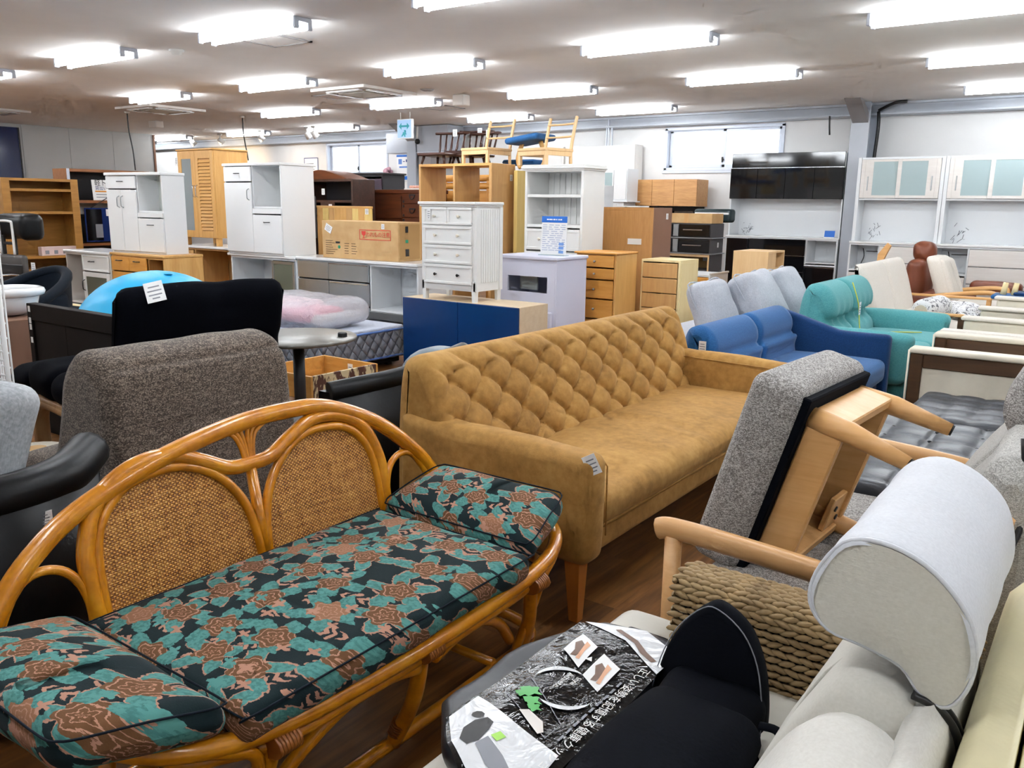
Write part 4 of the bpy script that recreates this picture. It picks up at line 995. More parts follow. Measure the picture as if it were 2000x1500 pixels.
for k in range(7): g_.box(.05, .05+random.uniform(.08, .18), -.002, 0, .04+k*.022, .046+k*.022)
for k in range(5): g_.box(.33, .33+random.uniform(.05, .1), -.002, 0, .05+k*.025, .056+k*.025)
for k in range(5): g_.box(.43, .43+random.uniform(.05, .09), -.002, 0, .05+k*.025, .056+k*.025)
g_.build('print', plain('print_brown', rgb(110, 86, 60), .7), t)
MB().box(.2, .26, -.0025, 0, .15, .17).build('mark', 'print_black', t); MB().box(w_+.0016, w_+.003, .1, .14, .28, .34).build('mark', 'print_black', t); MB().box(w_+.0016, w_+.003, .1, .15, .05, .12).build('mark', 'print_black', t)
MB().lathe([(.018, 0), (.018, .002)], 12, T=TR(.25, 0, .115) @ RX(PI/2)).box(w_+.0016, w_+.003, .1, .14, .18, .21).build('eco_mark', 'print_green', t)
t = thing('headboard_panel', 'pieced pine panel standing behind the cardboard carton', 'panel', (-7.5, 6.62, 0)); w_ = .85
for k in range(9): MB().box(k*w_/9, (k+1)*w_/9-.001, 0, .03, 0, 1.36, .001).build('board', ('honey', 'yellow_wood', 'tan_oak', 'honey', 'honey', 'tan_oak', 'yellow_wood')[k % 7], t)
MB().box(-.005, w_+.005, -.004, .034, 1.36, 1.385, .003).build('cap', 'honey_h', t); ptag(t, w_-.05, -.006, 1.33, .05, .06)

# ---------------------------------------------------------------- left group
t = thing('white_sideboard', 'whitewashed kitchen counter with glass door at the far left', 'counter', (-9.85, 4.92, 0)); w_, d, h = .95, .45, .86
carc(t, w_, d, h-.025, 'warm_white', .022); MB().box(-.015, w_, -.02, d, h-.025, h, .004).build('worktop', 'white_gloss', t)
MB().box(.36, .38, .004, d-.02, .26, h-.03).box(.022, .38, .004, d-.02, .26, .28).build('divider', 'warm_white', t)
f = panel_front(t, .38, w_-.02, .64, .82, 'white_paint', 'drawer', .02); bow(f, .6, .75, .1, -.018, 'black_plastic', False)
f = MB().box(.38, .44, -.018, -.001, .27, .63, .002).box(w_-.08, w_-.02, -.018, -.001, .27, .63, .002).box(.44, w_-.08, -.018, -.001, .27, .32).box(.44, w_-.08, -.018, -.001, .58, .63).build('door', 'white_paint', t)
MB().box(.44, w_-.08, -.012, -.006, .32, .58).build('glass_pane', 'glass_smoke', f); bow(f, .415, .48, .12, -.018, 'black_plastic')
for a, b_, hx in ((.022, .35, .32), (.35, .68, .38)): f = panel_front(t, a, b_, .03, .25, 'warm_white', 'door', .03); bow(f, hx, .17, .1, -.018, 'black_plastic')
t = thing('wood_chest', 'honey wood kitchen chest with drawers under the left white cabinet', 'chest of drawers', (-8.88, 4.93, 0)); w_, d, h = .98, .45, .87
carc(t, w_, d, h-.025, 'honey', .022); MB().box(-.01, w_+.01, -.02, d, h-.025, h, .004).build('worktop', 'honey_h', t)
for a, b_ in ((.01, .35), (.35, .68)): f = front(t, a, b_, .68, .83, 'amber', 'drawer'); bow(f, (a+b_)/2, .79, .1, -.018, 'dark_metal', False)
f = front(t, .01, .68, .3, .67, 'amber', 'drawer'); bow(f, .36, .5, .1, -.018, 'dark_metal', False)
front(t, .01, .68, .03, .29, 'amber', 'drawer'); MB().box(.68, .7, .004, d-.02, .03, h-.03).box(.7, w_-.02, .004, d-.02, .45, .47).build('divider', 'brown_oak', t)
t = gloss_cabinet(-8.86, 4.93, .871, .86, .28, .83, .55, 'glossy white cabinet with paired handles standing on the honey wood chest', True); t.rotation_euler.z = .12
t = thing('wood_counter', 'birch kitchen counter with white worktop carrying the wardrobe', 'counter', (-10.05, 6.5, 0)); w_, d, h = 1.2, .5, .86
carc(t, w_, d, h-.03, 'tan_oak', .022); MB().box(-.02, w_+.02, -.03, d, h-.03, h, .006).build('worktop', 'white_gloss', t)
f = MB().box(.02, .07, -.018, -.001, .3, h-.06, .002).box(.29, .34, -.018, -.001, .3, h-.06, .002).box(.07, .29, -.018, -.001, .3, .35).box(.07, .29, -.018, -.001, h-.12, h-.06).build('door', 'tan_oak', t); MB().box(.07, .29, -.012, -.006, .35, h-.12).build('glass_pane', 'glass_smoke', f); knob(f, .31, .6, -.018, 'dark_metal', .01)
MB().box(.34, .36, .004, d-.02, .03, h-.03).build('divider', 'tan_oak', t); front(t, .02, .98, .03, .29, 'tan_oak', 'drawer')
# wardrobe with mirror and louvre doors
t = thing('wardrobe', 'honey wood wardrobe with narrow mirror door and louvred door', 'wardrobe', (-10.02, 6.56, .86)); w_, d, h = .74, .5, 1.2
carc(t, w_, d, h-.02, 'honey', .022, z0=.1); MB().box(-.015, w_+.015, -.03, d, h-.02, h, .005).build('top', 'honey_h', t)
for x in (.01, w_-.07):
    for y in (.01, d-.07): MB().box(x, x+.06, y, y+.06, 0, .1, .004).build('leg', 'honey', t)
f = MB().box(.004, .075, -.02, -.001, .105, h-.025, .002).box(.285, .365, -.02, -.001, .105, h-.025, .002).box(.075, .285, -.02, -.001, .105, .19).box(.075, .285, -.02, -.001, h-.12, h-.025).build('door', 'honey', t)
MB().box(.075, .285, -.014, -.01, .19, h-.12).build('mirror', 'mirror', f); bow(f, .335, .68, .15, -.02, 'chrome', True, .007)
f = MB().box(.368, .43, -.02, -.001, .105, h-.025, .002).box(w_-.065, w_-.004, -.02, -.001, .105, h-.025, .002).box(.43, w_-.065, -.02, -.001, .105, .19).box(.43, w_-.065, -.02, -.001, h-.12, h-.025).build('door', 'honey', t)
MB().box(.43, w_-.065, -.004, -.001, .19, h-.12).build('backing', 'brown_oak', f)
for k in range(21): MB().box(.43, w_-.065, -.02, -.0165, -.018, .022, .001, TR(0, 0, .212+k*.0415) @ TR(0, -.012, 0) @ RX(-.5) @ TR(0, .014, 0)).build('slat', 'honey_h', f)
bow(f, .395, .68, .15, -.02, 'chrome', True, .007); ptag(t, -.02, -.02, 1.06, .06, .1)
# dark items behind
t = thing('dark_shelf_unit', 'dark walnut desk shelf with curved top behind the glossy white cabinet', 'shelf', (-9.1, 7.8, 0)); w_, d = .95, .4
carc(t, w_, d, 1.72, 'darkwood', .03, shelves=(1.2, 1.42), bmat='black_wood'); MB().prism(cr([(-.12, .0, 1.70), (.1, 0, 1.8), (.35, 0, 1.83), (.62, 0, 1.78), (.8, 0, 1.72)], 5) and [(p.x, p.z) for p in cr([(-.12, 0, 1.72), (.1, 0, 1.8), (.35, 0, 1.84), (.62, 0, 1.79), (.85, 0, 1.725)], 5)]+[(.85, 1.722), (-.12, 1.7)], 0, d, 'Y').build('curved_top', 'antique', t)
MB().box(0, .26, -.02, -.001, .95, 1.5, .003).build('door', 'charcoal_lam', t); MB().box(.36, .62, -.02, -.001, 1.22, 1.42, .003).build('drawer', 'darkwood', t); ptag(t, .55, -.022, 1.37, .06, .06); ptag(t, .4, -.002, 1.56, .06, .08)
t = thing('purple_chest', 'dark plum chest under the far window', 'chest', (-9.3, 8.9, 0)); carc(t, .62, .45, 1.82, 'black_wood', .03); MB().box(.03, .6, -.02, -.001, .05, 1.76, .003).build('door', plain('plum_board', rgb(72, 54, 70), .45), t); MB().box(-.06, .66, -.03, .45, 1.82, 1.845, .004).build('top', 'black_wood', t)
t = thing('antique_chest', 'red-brown antique step chest with heart-shaped iron pulls', 'chest of drawers', (-8.5, 8.45, 0)); w_, d, h = 1.0, .45, 1.6
MB().box(0, w_, 0, d, 0, h-.05, .004).build('body', 'antique', t); MB().box(-.03, w_+.03, -.03, d, h-.05, h, .006).build('top', 'antique', t)
front(t, .02, .6, 1.22, h-.08, 'antique', 'door')
def iron(f, x, z): MB().tube(cr([(x-.045, -.022, z+.02), (x-.03, -.028, z-.02), (x, -.03, z-.035), (x+.03, -.028, z-.02), (x+.045, -.022, z+.02)], 4), .006, 6).box(x-.055, x+.055, -.022, -.018, z+.012, z+.03, .003).build('iron_pull', 'dark_metal', f)
for z in (1.42, 1.24, 1.06): f = front(t, .62, w_-.02, z, z+.17, 'antique', 'drawer'); iron(f, .8, z+.09); [MB().box(a, a+.03, -.022, -.017, z+.01, z+.04, .002).box(a, a+.03, -.022, -.017, z+.13, z+.16, .002).build('corner_iron', 'dark_metal', f) for a in (.63, w_-.06)]
for a in (.02, .32): f = front(t, a, a+.29, 1.06, 1.21, 'antique', 'drawer'); iron(f, a+.145, 1.13)
front(t, .02, w_-.02, .1, 1.05, 'antique', 'drawer'); ptag(t, .03, -.02, 1.4, .08, .12)
t = thing('egg_tray', 'small tray of pinkish trinkets on the antique chest', 'tray', (-7.85, 8.7, 1.6)); MB().box(-.15, .22, -.1, .1, 0, .02, .004).build('tray', 'warm_white', t)
for k in range(7): MB().rbox(-.13+k*.045, -.09+k*.045, -.03, .02, .02, .06, .018, m=2, k=2).build('trinket', plain('trinket_pink', rgb(226, 170, 150), .6) if k == 0 else bpy.data.materials['trinket_pink'], t)
# bookcases facing +X at the far left (local frame turned a quarter)
t = thing('wood_bookcase', 'wide brown wood bookcase with shelves at the far left', 'bookcase', (-12.0, 5.25, 0), PI/2); w_, d, h = 1.0, .4, 1.69
carc(t, w_, d, h, 'shelf_wood', .035, shelves=(1.52, 1.22, .62, .45), bmat='shelf_wood'); MB().box(w_-.10, w_+.005, -.004, 0, 0, h, .002).build('face_frame', 'shelf_wood', t); MB().box(0, .10, -.004, 0, 0, h).build('face_frame', 'shelf_wood', t); MB().box(.035, w_-.035, 0, .02, .3, .45).build('dark_bay', 'black_wood', t)
t = thing('calendar_pad', 'row of small printed cartons on the brown bookcase shelf', 'carton', (-12.05, 5.7, .656), PI/2); MB().box(0, .5, 0, .1, 0, .12, .003).build('carton', 'cup_print', t); m = MB()
for k in range(4): m.box(.05+k*.12, .1+k*.12, -.002, 0, .02, .07)
m.build('print', 'print_grey', t)
t = thing('display_bookcase', 'brown bookcase with dark back and hanging sign, behind the brown bookcase', 'bookcase', (-12.6, 6.42, 0), PI/2); w_, d, h = 1.3, .4, 1.86
carc(t, w_, d, h, 'shelf_brown', .04, shelves=(1.37, .74), bmat='black_wood'); MB().box(0, .04, -.01, 0, 0, h).build('edge_rail', 'alu', t); MB().box(.04, w_-.04, d-.03, d-.014, 1.2, 1.37).build('pale_back', 'warm_white', t)
t = thing('truck_sign', 'white printed sign about a light truck on the display bookcase shelf', 'sign', (-12.62, 6.8, 1.412), PI/2); MB().box(0, .55, 0, .01, 0, .30, .002, RX(-.08)).build('sheet', 'paper', t)
text('軽トラック', .105, RX(-.08) @ FRONT(.275, -.003, .25), 'print_black', t, sx=.9); text('貸出いたします', .062, RX(-.08) @ FRONT(.26, -.003, .175), 'print_navy', t)
MB().box(.04, .5, -.003, 0, .12, .14, 0, RX(-.08)).build('print', 'print_orange', t); MB().box(.33, .5, -.003, 0, .02, .075, 0, RX(-.08)).build('truck_print', 'print_blue', t); MB().box(.05, .3, -.003, 0, .08, .09, 0, RX(-.08)).box(.05, .28, -.003, 0, .04, .05, 0, RX(-.08)).build('text_line', 'print_grey', t)
t = thing('hanging_poster', 'dark blue poster hung on a string below the truck sign', 'poster', (-12.58, 6.62, .80), PI/2); MB().box(.0, 1.0, 0, .012, 0, .5, .002).build('sheet', plain('poster_navy', rgb(20, 40, 96), .2), t)
MB().tube([(.1, -.003, .5), (.42, -.01, .68), (.74, -.003, .5)], .006, 6).build('string', 'dark_metal', t); MB().box(.33, .55, -.003, 0, .38, .48).box(.75, 1.0, -.003, 0, .38, .48).build('photo', 'paper', t); MB().box(.4, .68, -.003, 0, .06, .2).build('photo', 'print_grey', t); MB().box(.7, .82, -.003, 0, .06, .2).build('photo', 'paper', t)
MB().box(0.02, .26, -.003, 0, .02, .48).build('dark_band', 'black_gloss', t); MB().box(.15, .26, -.004, -.003, .06, .26).build('photo', 'print_grey', t)

# ================================================================== sofas of the middle row (they face +X); meshes given in world coordinates
def lofted(prof, y0, y1, nu, nv, r, disp=None):
    """padded shape: an XZ outline swept along Y with rounded ends; disp(y, s) pushes the skin outwards"""
    P = cr([(a, 0, b_) for a, b_ in prof], 12); L = [0]
    for i in range(1, len(P)): L.append(L[-1]+(P[i]-P[i-1]).length)
    pts = []; j = 0
    for k in range(nv+1):
        s_ = L[-1]*k/nv
        while j < len(L)-2 and L[j+1] < s_: j += 1
        t_ = (s_-L[j])/max(1e-9, L[j+1]-L[j]); p = P[j].lerp(P[j+1], t_); tn = (P[j+1]-P[j]).normalized()
        pts.append((p, Vector((tn.z, 0, -tn.x)), s_))       # outward normal for an outline running front-bottom, top, rear-bottom
    m = MB(); vs = []; fs = []
    sg = 1
    c_ = sum((p for p, _, _ in pts), Vector())/len(pts)
    if sum((p-c_).dot(n) for p, n, _ in pts) < 0: sg = -1
    for i in range(nu+1):
        y = y0+(y1-y0)*i/nu
        e = min(y-y0, y1-y); ins = 0
        if e < r: ins = r*(1-math.sqrt(max(0, 1-((r-e)/r)**2)))
        for p, n, s_ in pts:
            q = p+n*sg*((disp(y, s_) if disp else 0)-ins); vs.append((q.x, y, q.z))
    n1 = nv+1
    for i in range(nu):
        for k in range(nv):
            q = (i*n1+k, i*n1+k+1, (i+1)*n1+k+1, (i+1)*n1+k); fs.append(q[::-1] if sg > 0 else q)
    m.add(vs, fs, True); m.f += [tuple(range(n1)), tuple(nu*n1+k for k in range(n1))[::-1]]; m.sm += [False, False]
    if sg < 0: m.f[-1], m.f[-2] = m.f[-1][::-1], m.f[-2][::-1]
    return m
def taper_leg(x, y, z1, r0, r1, t, mat='leg_wood', dx=0, dy=0, n=4, rot=PI/4):
    m = MB(); vs = []
    for (cx, cy, z, r) in ((x+dx, y+dy, 0, r0), (x, y, z1, r1)):
        for k in range(n): a = rot+2*PI*k/n; vs.append((cx+r*1.3*math.cos(a), cy+r*1.3*math.sin(a), z))
    m.add(vs, [(i, (i+1) % n, n+(i+1) % n, n+i) for i in range(n)]+[tuple(range(n))[::-1], tuple(range(n, 2*n))], n > 6)
    return m.build('leg', mat, t, world=True)

# ---- tan tufted suede sofa
t = thing('tufted_sofa', 'tan suede three-seat sofa with deep diamond tufted back', 'sofa', (-1.8, 3.4, 0)); ts = t
S_, V_, s0 = .205, .088, .075
def tuft(y, s_):
    u = (y-2.42)/S_; v = (s_-s0)/V_
    a = u+v/2; b_ = u-v/2
    h = (abs(math.sin(PI*a))*abs(math.sin(PI*b_)))**.30
    wv = min(1, max(0, (s_-.015)/.05))*min(1, max(0, (.56-s_)/.08))
    e = min(1, max(0, (min(y-2.3, 4.5-y)-.02)/.10))
    if s_ > s0+4.5*V_:  h = max(h, abs(math.sin(PI*a))**.5)
    # button dimple
    dim = 0; row = round(v)
    if 0 <= row <= 4:
        uu = u-(.5 if row % 2 else 0); du = (uu-round(uu))*S_; dv = (v-row)*V_
        dim = .016*math.exp(-(du*du+dv*dv)/.00028)
    return .044*(h*wv*e+(1-wv*e)*.85)-dim*wv*e-.036
prof = [(-1.875, .36), (-1.91, .48), (-1.955, .62), (-2.0, .75), (-2.035, .82), (-2.085, .858), (-2.15, .85), (-2.195, .80), (-2.22, .6), (-2.23, .26)]
lofted(prof, 2.31, 4.5, 280, 150, .06, tuft).build('backrest', 'suede', t, world=True)
bt = None
for row in range(5):
    for k in range(11):
        y = 2.42+S_*(k+(.5 if row % 2 else 0))
        if y > 4.42 or y < 2.4: continue
        s_ = s0+row*V_; z = .36+s_*.955; x = -1.875-.125*(s_/.4)
        if bt is None: bt = MB().lathe([(.002, .006), (.008, .004), (.01, 0), (.004, -.006)], 10, T=RY(PI/2)).build('button', 'suede', t)
        o = bt if row == 0 and k == 0 else bt.copy()
        if o is not bt: C.objects.link(o)
        o.location = (x-.044-t.location.x, y-t.location.y, z-.006)
MB().rbox(-2.2, -1.36, 2.35, 4.45, .225, .34, .03, m=(4, 8, 2)).build('seat_base', 'suede', t, world=True)
def crease(p):
    x, y, z = p; return (x, y, z-(.012*math.exp(-((y-3.4)/.02)**2) if z > .4 else 0)+(.01*math.sin(y*23+x*9)*max(0, z-.4)*4))
MB().rbox(-1.95, -1.345, 2.425, 4.375, .315, .445, .05, (.012, 0, .022), m=(14, 40, 3), k=4, wr=.008, ws=5, fn=crease).build('seat_cushion', 'suede', t, world=True)
MB().tube([(-1.352, 2.43, .33), (-1.352, 4.37, .33)], .006, 6).build('seam', 'suede', t, world=True)
def armfn(p):
    x, y, z = p; f = max(0, min(1, (x+1.75)/.4)); return (x+(z-.24)*.03, y+(-.012 if y < 3.4 else .012)*math.sin(max(0, z-.24)*5), z-.012*f+.03*max(0, (-1.95-x)/.25)*(1 if z > .5 else 0))
for y0, y1 in ((2.30, 2.435), (4.365, 4.5)): MB().rbox(-2.19, -1.335, y0, y1, .225, .62, .045, (.01, .012, .008), m=(10, 3, 8), k=4, wr=.004, ws=7, fn=armfn).build('armrest', 'suede', t, world=True)
for y0 in (2.432, 4.368): MB().tube([(-2.1, y0, .60), (-1.37, y0, .585), (-1.338, y0, .55), (-1.335, y0, .3)], .003, 6).build('seam', 'suede', t, world=True)
for x, y, dx, dy in ((-1.405, 2.355, .012, -.012), (-1.405, 4.43, .012, .012), (-2.1, 2.36, -.012, -.012), (-2.1, 4.43, -.012, .012)): taper_leg(x, y, .23, .019, .033, t, dx=dx, dy=dy)
tg = ptag(t, -1.332+1.8, 2.315-3.4, .585, .045, .07, RZ(.5) @ RY(-.45))

# ---- blue sofa
t = thing('blue_sofa', 'blue fabric two-seat sofa with deep blue arms behind the tan sofa', 'sofa', (-1.65, 5.4, 0))
pb = [(-1.82, .36), (-1.84, .46), (-1.83, .53), (-1.86, .57), (-1.88, .66), (-1.94, .725), (-2.01, .73), (-2.06, .68), (-2.09, .5), (-2.09, .12)]
for y0, y1 in ((4.62, 5.40), (5.405, 6.1)): lofted(pb, y0, y1, 20, 60, .05, lambda y, s_: -.02*math.exp(-((s_-.215)/.022)**2)).build('back_cushion', 'blue_fab', t, world=True)
for y0, y1 in ((4.69, 5.40), (5.405, 6.09)): MB().rbox(-1.88, -1.22, y0, y1, .26, .42, .05, (.01, 0, .02), m=5).build('seat_cushion', 'blue_fab', t, world=True)
MB().rbox(-2.05, -1.27, 4.66, 6.12, .1, .27, .03, m=4).build('seat_base', 'navy_fab', t, world=True)
def bluearm(p):
    x, y, z = p; return (x, y, z+(.12*max(0, min(1, (-1.55-x)/.4)) if z > .4 and y > 5 else (-.06 if z > .4 and y < 5 else 0)))
for y0, y1 in ((4.58, 4.66), (6.11, 6.2)): MB().rbox(-2.07, -1.215, y0, y1, .08, .58, .035, (.0, .01, .0), m=(10, 2, 5), fn=bluearm).build('armrest', 'navy_fab', t, world=True)
for x in (-1.3, -2.0):
    for y in (4.7, 6.1): MB().tube([(x, y, 0), (x, y, .1)], .022, 10).build('leg', 'dark_metal', t, world=True)
ptag(t, -1.93+1.65, 4.598-5.4, .62, .045, .07)

# ---- teal sofa
t = thing('teal_sofa', 'teal fabric two-seat sofa with pillow-top back tied with yellow strap', 'sofa', (-1.6, 7.05, 0))
pt_ = [(-1.66, .38), (-1.68, .5), (-1.74, .57), (-1.70, .64), (-1.70, .74), (-1.76, .84), (-1.85, .87), (-1.93, .82), (-1.97, .6), (-1.98, .12)]
for k, (y0, y1) in enumerate(((6.45, 7.06), (7.065, 7.7))): lofted(pt_, y0, y1, 24, 60, .08, lambda y, s_: .008*math.sin(y*40+s_*9)*math.exp(-((s_-.25)/.1)**2)-.02*math.exp(-((s_-.245)/.02)**2)).build('back_cushion', 'teal_fab', t, world=True)
for y0, y1 in ((6.47, 7.06), (7.065, 7.68)): MB().rbox(-1.72, -1.1, y0, y1, .27, .43, .055, (.015, 0, .02), m=6, wr=.006, ws=6).build('seat_cushion', 'teal_fab', t, world=True)
MB().rbox(-1.95, -1.12, 6.4, 7.75, .09, .28, .03, m=4).build('seat_base', 'teal_fab', t, world=True)
def tarm(p):
    x, y, z = p; return (x-(.12*max(0, .55-z)), y+(.05 if y > 7 else -.05)*max(0, z-.3)*2, z)
for y0, y1 in ((6.3, 6.45), (7.7, 7.87)): MB().rbox(-1.9, -1.1, y0, y1, .2, .57, .06, (0, .01, .01), m=6, fn=tarm).build('armrest', 'teal_fab', t, world=True)
MB().tube(cr([(-1.69, 6.9, .86), (-1.64, 6.93, .7), (-1.62, 6.95, .52), (-1.6, 6.96, .44)], 5), .010, 6, flat=.3).tube([(-1.5, 7.2, .457), (-1.25, 7.42, .452)], .011, 6, flat=.3).build('strap', plain('yellow_strap', rgb(222, 218, 70), .6), t, world=True)
ptag(t, -1.625+1.6, 6.93-7.05, .66, .05, .1, RZ(PI/2))
for x in (-1.2, -1.9):
    for y in (6.5, 7.65): MB().tube([(x, y, 0), (x, y, .1)], .02, 10).build('leg', 'dark_metal', t, world=True)

# ---- white high-back sofa with wooden arms
t = thing('white_highback_sofa', 'ivory high-back sofa with light wood arms behind the teal sofa', 'sofa', (-1.7, 8.8, 0))
pw = [(a-.2, b_) for a, b_ in [(-1.52, .4), (-1.56, .55), (-1.62, .75), (-1.68, .9), (-1.73, .93), (-1.77, .9), (-1.74, .6), (-1.7, .3)]]
for y0, y1 in ((8.0, 8.85), (8.855, 9.7)): lofted(pw, y0, y1, 16, 40, .05, lambda y, s_: .004*math.sin(y*60)).build('back_cushion', 'ivory_fab', t, world=True)
for y0, y1 in ((8.05, 8.85), (8.855, 9.65)): MB().rbox(-1.75, -1.0, y0, y1, .28, .43, .05, (0, 0, .02), m=4).build('seat_cushion', 'ivory_fab', t, world=True)
for y in (7.95, 9.70):
    MB().box(-1.95, -1.02, y, y+.05, .535, .56, .006).build('armrest', 'beech', t, world=True)
    for x in (-1.07, -1.92): MB().box(x, x+.045, y+.003, y+.045, 0, .535, .004).build('leg', 'walnut' if x > -1.3 and y < 9 else 'beech', t, world=True)
MB().box(-1.88, -1.05, 8.01, 9.69, .2, .28, .004).build('seat_frame', 'beech', t, world=True)
def roll(name, label, c_, ax, L, r, mat, cat):
    q = Vector(ax).to_track_quat('Z', 'Y').to_matrix().to_4x4(); t = thing(name, label, cat, c_)
    MB().lathe([(r*.6, -L/2), (r*.9, -L/2+.015), (r, -L/2+.05), (r, L/2-.05), (r*.9, L/2-.015), (r*.6, L/2)], 20, T=q).build('cover', mat, t)
    MB().lathe([(r*.55, -L/2-.003), (r*.55, -L/2+.002)], 20, T=q).build('end_disc', 'beige_fab', t)
roll('bolster', 'bolster with lace print on the ivory high-back sofa', (-1.32, 8.2, .565), (.25, 1, .05), .42, .105, 'lace_print', 'bolster')
t = thing('crumpled_throw', 'crumpled lace-print cloth on the ivory sofa seat', 'cloth', (-1.15, 8.75, .47)); MB().rbox(-.16, .14, -.2, .2, 0, .09, .04, m=8, wr=.05, ws=9).build('cloth', 'lace_print', t); MB().rbox(-.02, .16, -.25, 0, 0, .05, .02, m=5, wr=.04, ws=11).build('fold', 'lace_print', t)

# ---- ribbed recliner chair with bent arms, brown leather recliner, upside-down legs
t = thing('ribbed_recliner', 'cream ribbed lounge chair with bentwood arms before the white dining boards', 'chair', (-1.45, 10.3, 0))
MB().rbox(-.1, .06, -.3, .3, .38, .93, .05, (.01, 0, 0), m=(3, 16, 6), fn=lambda p: (p[0]-.35*(p[2]-.4), p[1]+.0, p[2]+.006*math.sin(p[1]*70))).build('backrest', 'ivory_fab', t)
for k in range(6): MB().rbox(-.02+0, .09, -.29+k*.097, -.2+k*.097, .4, .91, .04, (.01, 0, 0), m=(2, 2, 5), fn=lambda p: (p[0]-.35*(p[2]-.4), p[1], p[2])).build('rib', 'ivory_fab', t)
MB().rbox(-.1, .5, -.3, .3, .34, .46, .05, (0, 0, .02), m=4).build('seat_cushion', 'ivory_fab', t)
for y in (-.34, .34): MB().tube(cr([(-.15, y, .52), (.25, y, .58), (.42, y, .58), (.48, y, .52), (.5, y, .02), (.3, y, .02), (-.3, y, .02)], 6), .02, 8, flat=1.2).build('armrest', 'beech', t)
t = thing('brown_recliner', 'brown leather recliner with tall headrest behind the cream lounge chair', 'recliner', (-1.9, 11.0, 0))
MB().rbox(-.12, .1, -.12, .12, .82, 1.06, .08, (.02, .02, 0), m=5, wr=.012, ws=8).build('headrest', 'brown_leather', t); MB().rbox(-.14, .06, -.32, .32, .4, .86, .08, (.03, 0, 0), m=5, wr=.01).build('backrest', 'brown_leather', t); MB().rbox(-.1, .55, -.32, .32, .32, .48, .06, (0, 0, .03), m=5).build('seat_cushion', 'brown_leather', t)
MB().rbox(.45, 1.0, .3, .52, .46, .60, .06, (0, 0, .01), m=5, wr=.01).build('armrest', 'brown_leather', t); MB().rbox(.1, .3, .3, .5, .5, .66, .05, m=4, wr=.01).build('armrest', 'brown_leather', t)
MB().lathe([(.3, 0), (.3, .02), (.04, .05), (.04, .33)], 20, (.2, 0, 0)).build('swivel_base', 'dark_metal', t)
t = thing('brown_footstool', 'brown leather footstool left of the upturned stool legs', 'footstool', (-.74, 9.42, 0)); MB().rbox(-.2, .3, -.2, .25, .32, .56, .09, (0, 0, .03), m=5, wr=.01).build('cushion', 'brown_leather', t); MB().lathe([(.2, 0), (.2, .02), (.03, .04), (.03, .32)], 16, (.05, 0, 0)).build('swivel_base', 'dark_metal', t)
t = thing('brown_armchair', 'brown leather armchair behind the upturned stool legs', 'chair', (.05, 10.2, 0)); MB().rbox(-.25, .6, -.3, .3, .3, .55, .09, (0, 0, .03), m=5, wr=.01).build('seat_cushion', 'brown_leather', t); MB().rbox(.35, .6, -.3, .3, .5, .95, .09, (.02, 0, 0), m=5).build('backrest', 'brown_leather', t); MB().lathe([(.25, 0), (.25, .02), (.03, .04), (.03, .3)], 16, (.15, 0, 0)).build('swivel_base', 'dark_metal', t)
t = thing('upturned_stool', 'blue-seated stool turned upside down with pale legs in the air', 'stool', (-.83, 9.42, .592)); MB().rbox(-.16, .24, -.16, .16, 0, .04, .015, m=3).build('seat', 'blue_fab', t)
for x in (-.07, .02, .19): MB().tube([(x, -.05 if x else .06, .04), (x+.015, -.05 if x else .06, .155)], [.028, .024], 10).build('leg', 'cream_wood', t)
MB().rbox(.02, .26, -.12, .14, .041, .07, .012, m=2).build('pad', 'navy_fab', t)
t = thing('lean_wood_board', 'pale curved wood armrest sticking up behind the ivory sofa', 'armrest', (-2.25, 10.3, 0)); MB().prism([(-.05, 0), (.03, 0), (.03, .85), (.1, 1.02), (.06, 1.05), (-.03, .92)], 0, .06, 'Y').build('frame', 'beech', t); MB().box(-.05, .35, -.02, .3, 0, .04, .004).build('base', 'beech', t)

# ---- grey sofa with loose cushions behind the blue sofa
t = thing('grey_sofa', 'light grey low sofa behind the blue sofa', 'sofa', (-2.7, 6.9, 0)); MB().rbox(-3.2, -2.3, 6.15, 7.7, .06, .40, .06, (0, 0, .01), m=5).build('seat', 'ltgrey_fab', t, world=True); MB().rbox(-2.36, -2.24, 6.15, 7.7, .3, .5, .05, m=5).build('backrest', 'ltgrey_fab', t, world=True)
for x in (-3.1, -2.4):
    for y in (6.25, 7.6): MB().tube([(x, y, 0), (x, y, .07)], .02, 8).build('leg', 'dark_metal', t, world=True)
def loose(label, c_, rot, s_=(.5, .5, .17), mat='ltgrey_fab', name='loose_cushion', group=None, wr=.02, seed=1, r=.06):
    t = thing(name, label, 'cushion', c_, 0, group, rot); hx, hy, hz = (q/2 for q in s_)
    MB().rbox(-hx, hx, -hy, hy, -hz, hz, r, (0, 0, hz*.5), m=8, wr=wr, ws=6, seed=seed).build('cover', mat, t)
    if mat != 'grey_cush': MB().tube(cr([(-hx, -hy, 0), (0, -hy*.98, 0), (hx, -hy, 0), (hx*.98, 0, 0), (hx, hy, 0), (0, hy*.98, 0), (-hx, hy, 0), (-hx*.98, 0, 0)], 4, True), .006, 6, True).build('piping', mat, t)
    return t
loose('light grey cushion, nearest of the three behind the blue sofa', (-2.54, 6.24, .63), (.1, 1.15, 0), (.48, .5, .14), group='grey cushions on the grey sofa', seed=1)
loose('light grey cushion, largest and middle of the three behind the blue sofa', (-2.37, 6.78, .66), (.05, 1.05, .05), (.52, .56, .2), group='grey cushions on the grey sofa', seed=2)
loose('light grey cushion, farthest of the three behind the blue sofa', (-2.35, 7.42, .66), (.05, 1.1, .1), (.52, .52, .2), group='grey cushions on the grey sofa', seed=3)

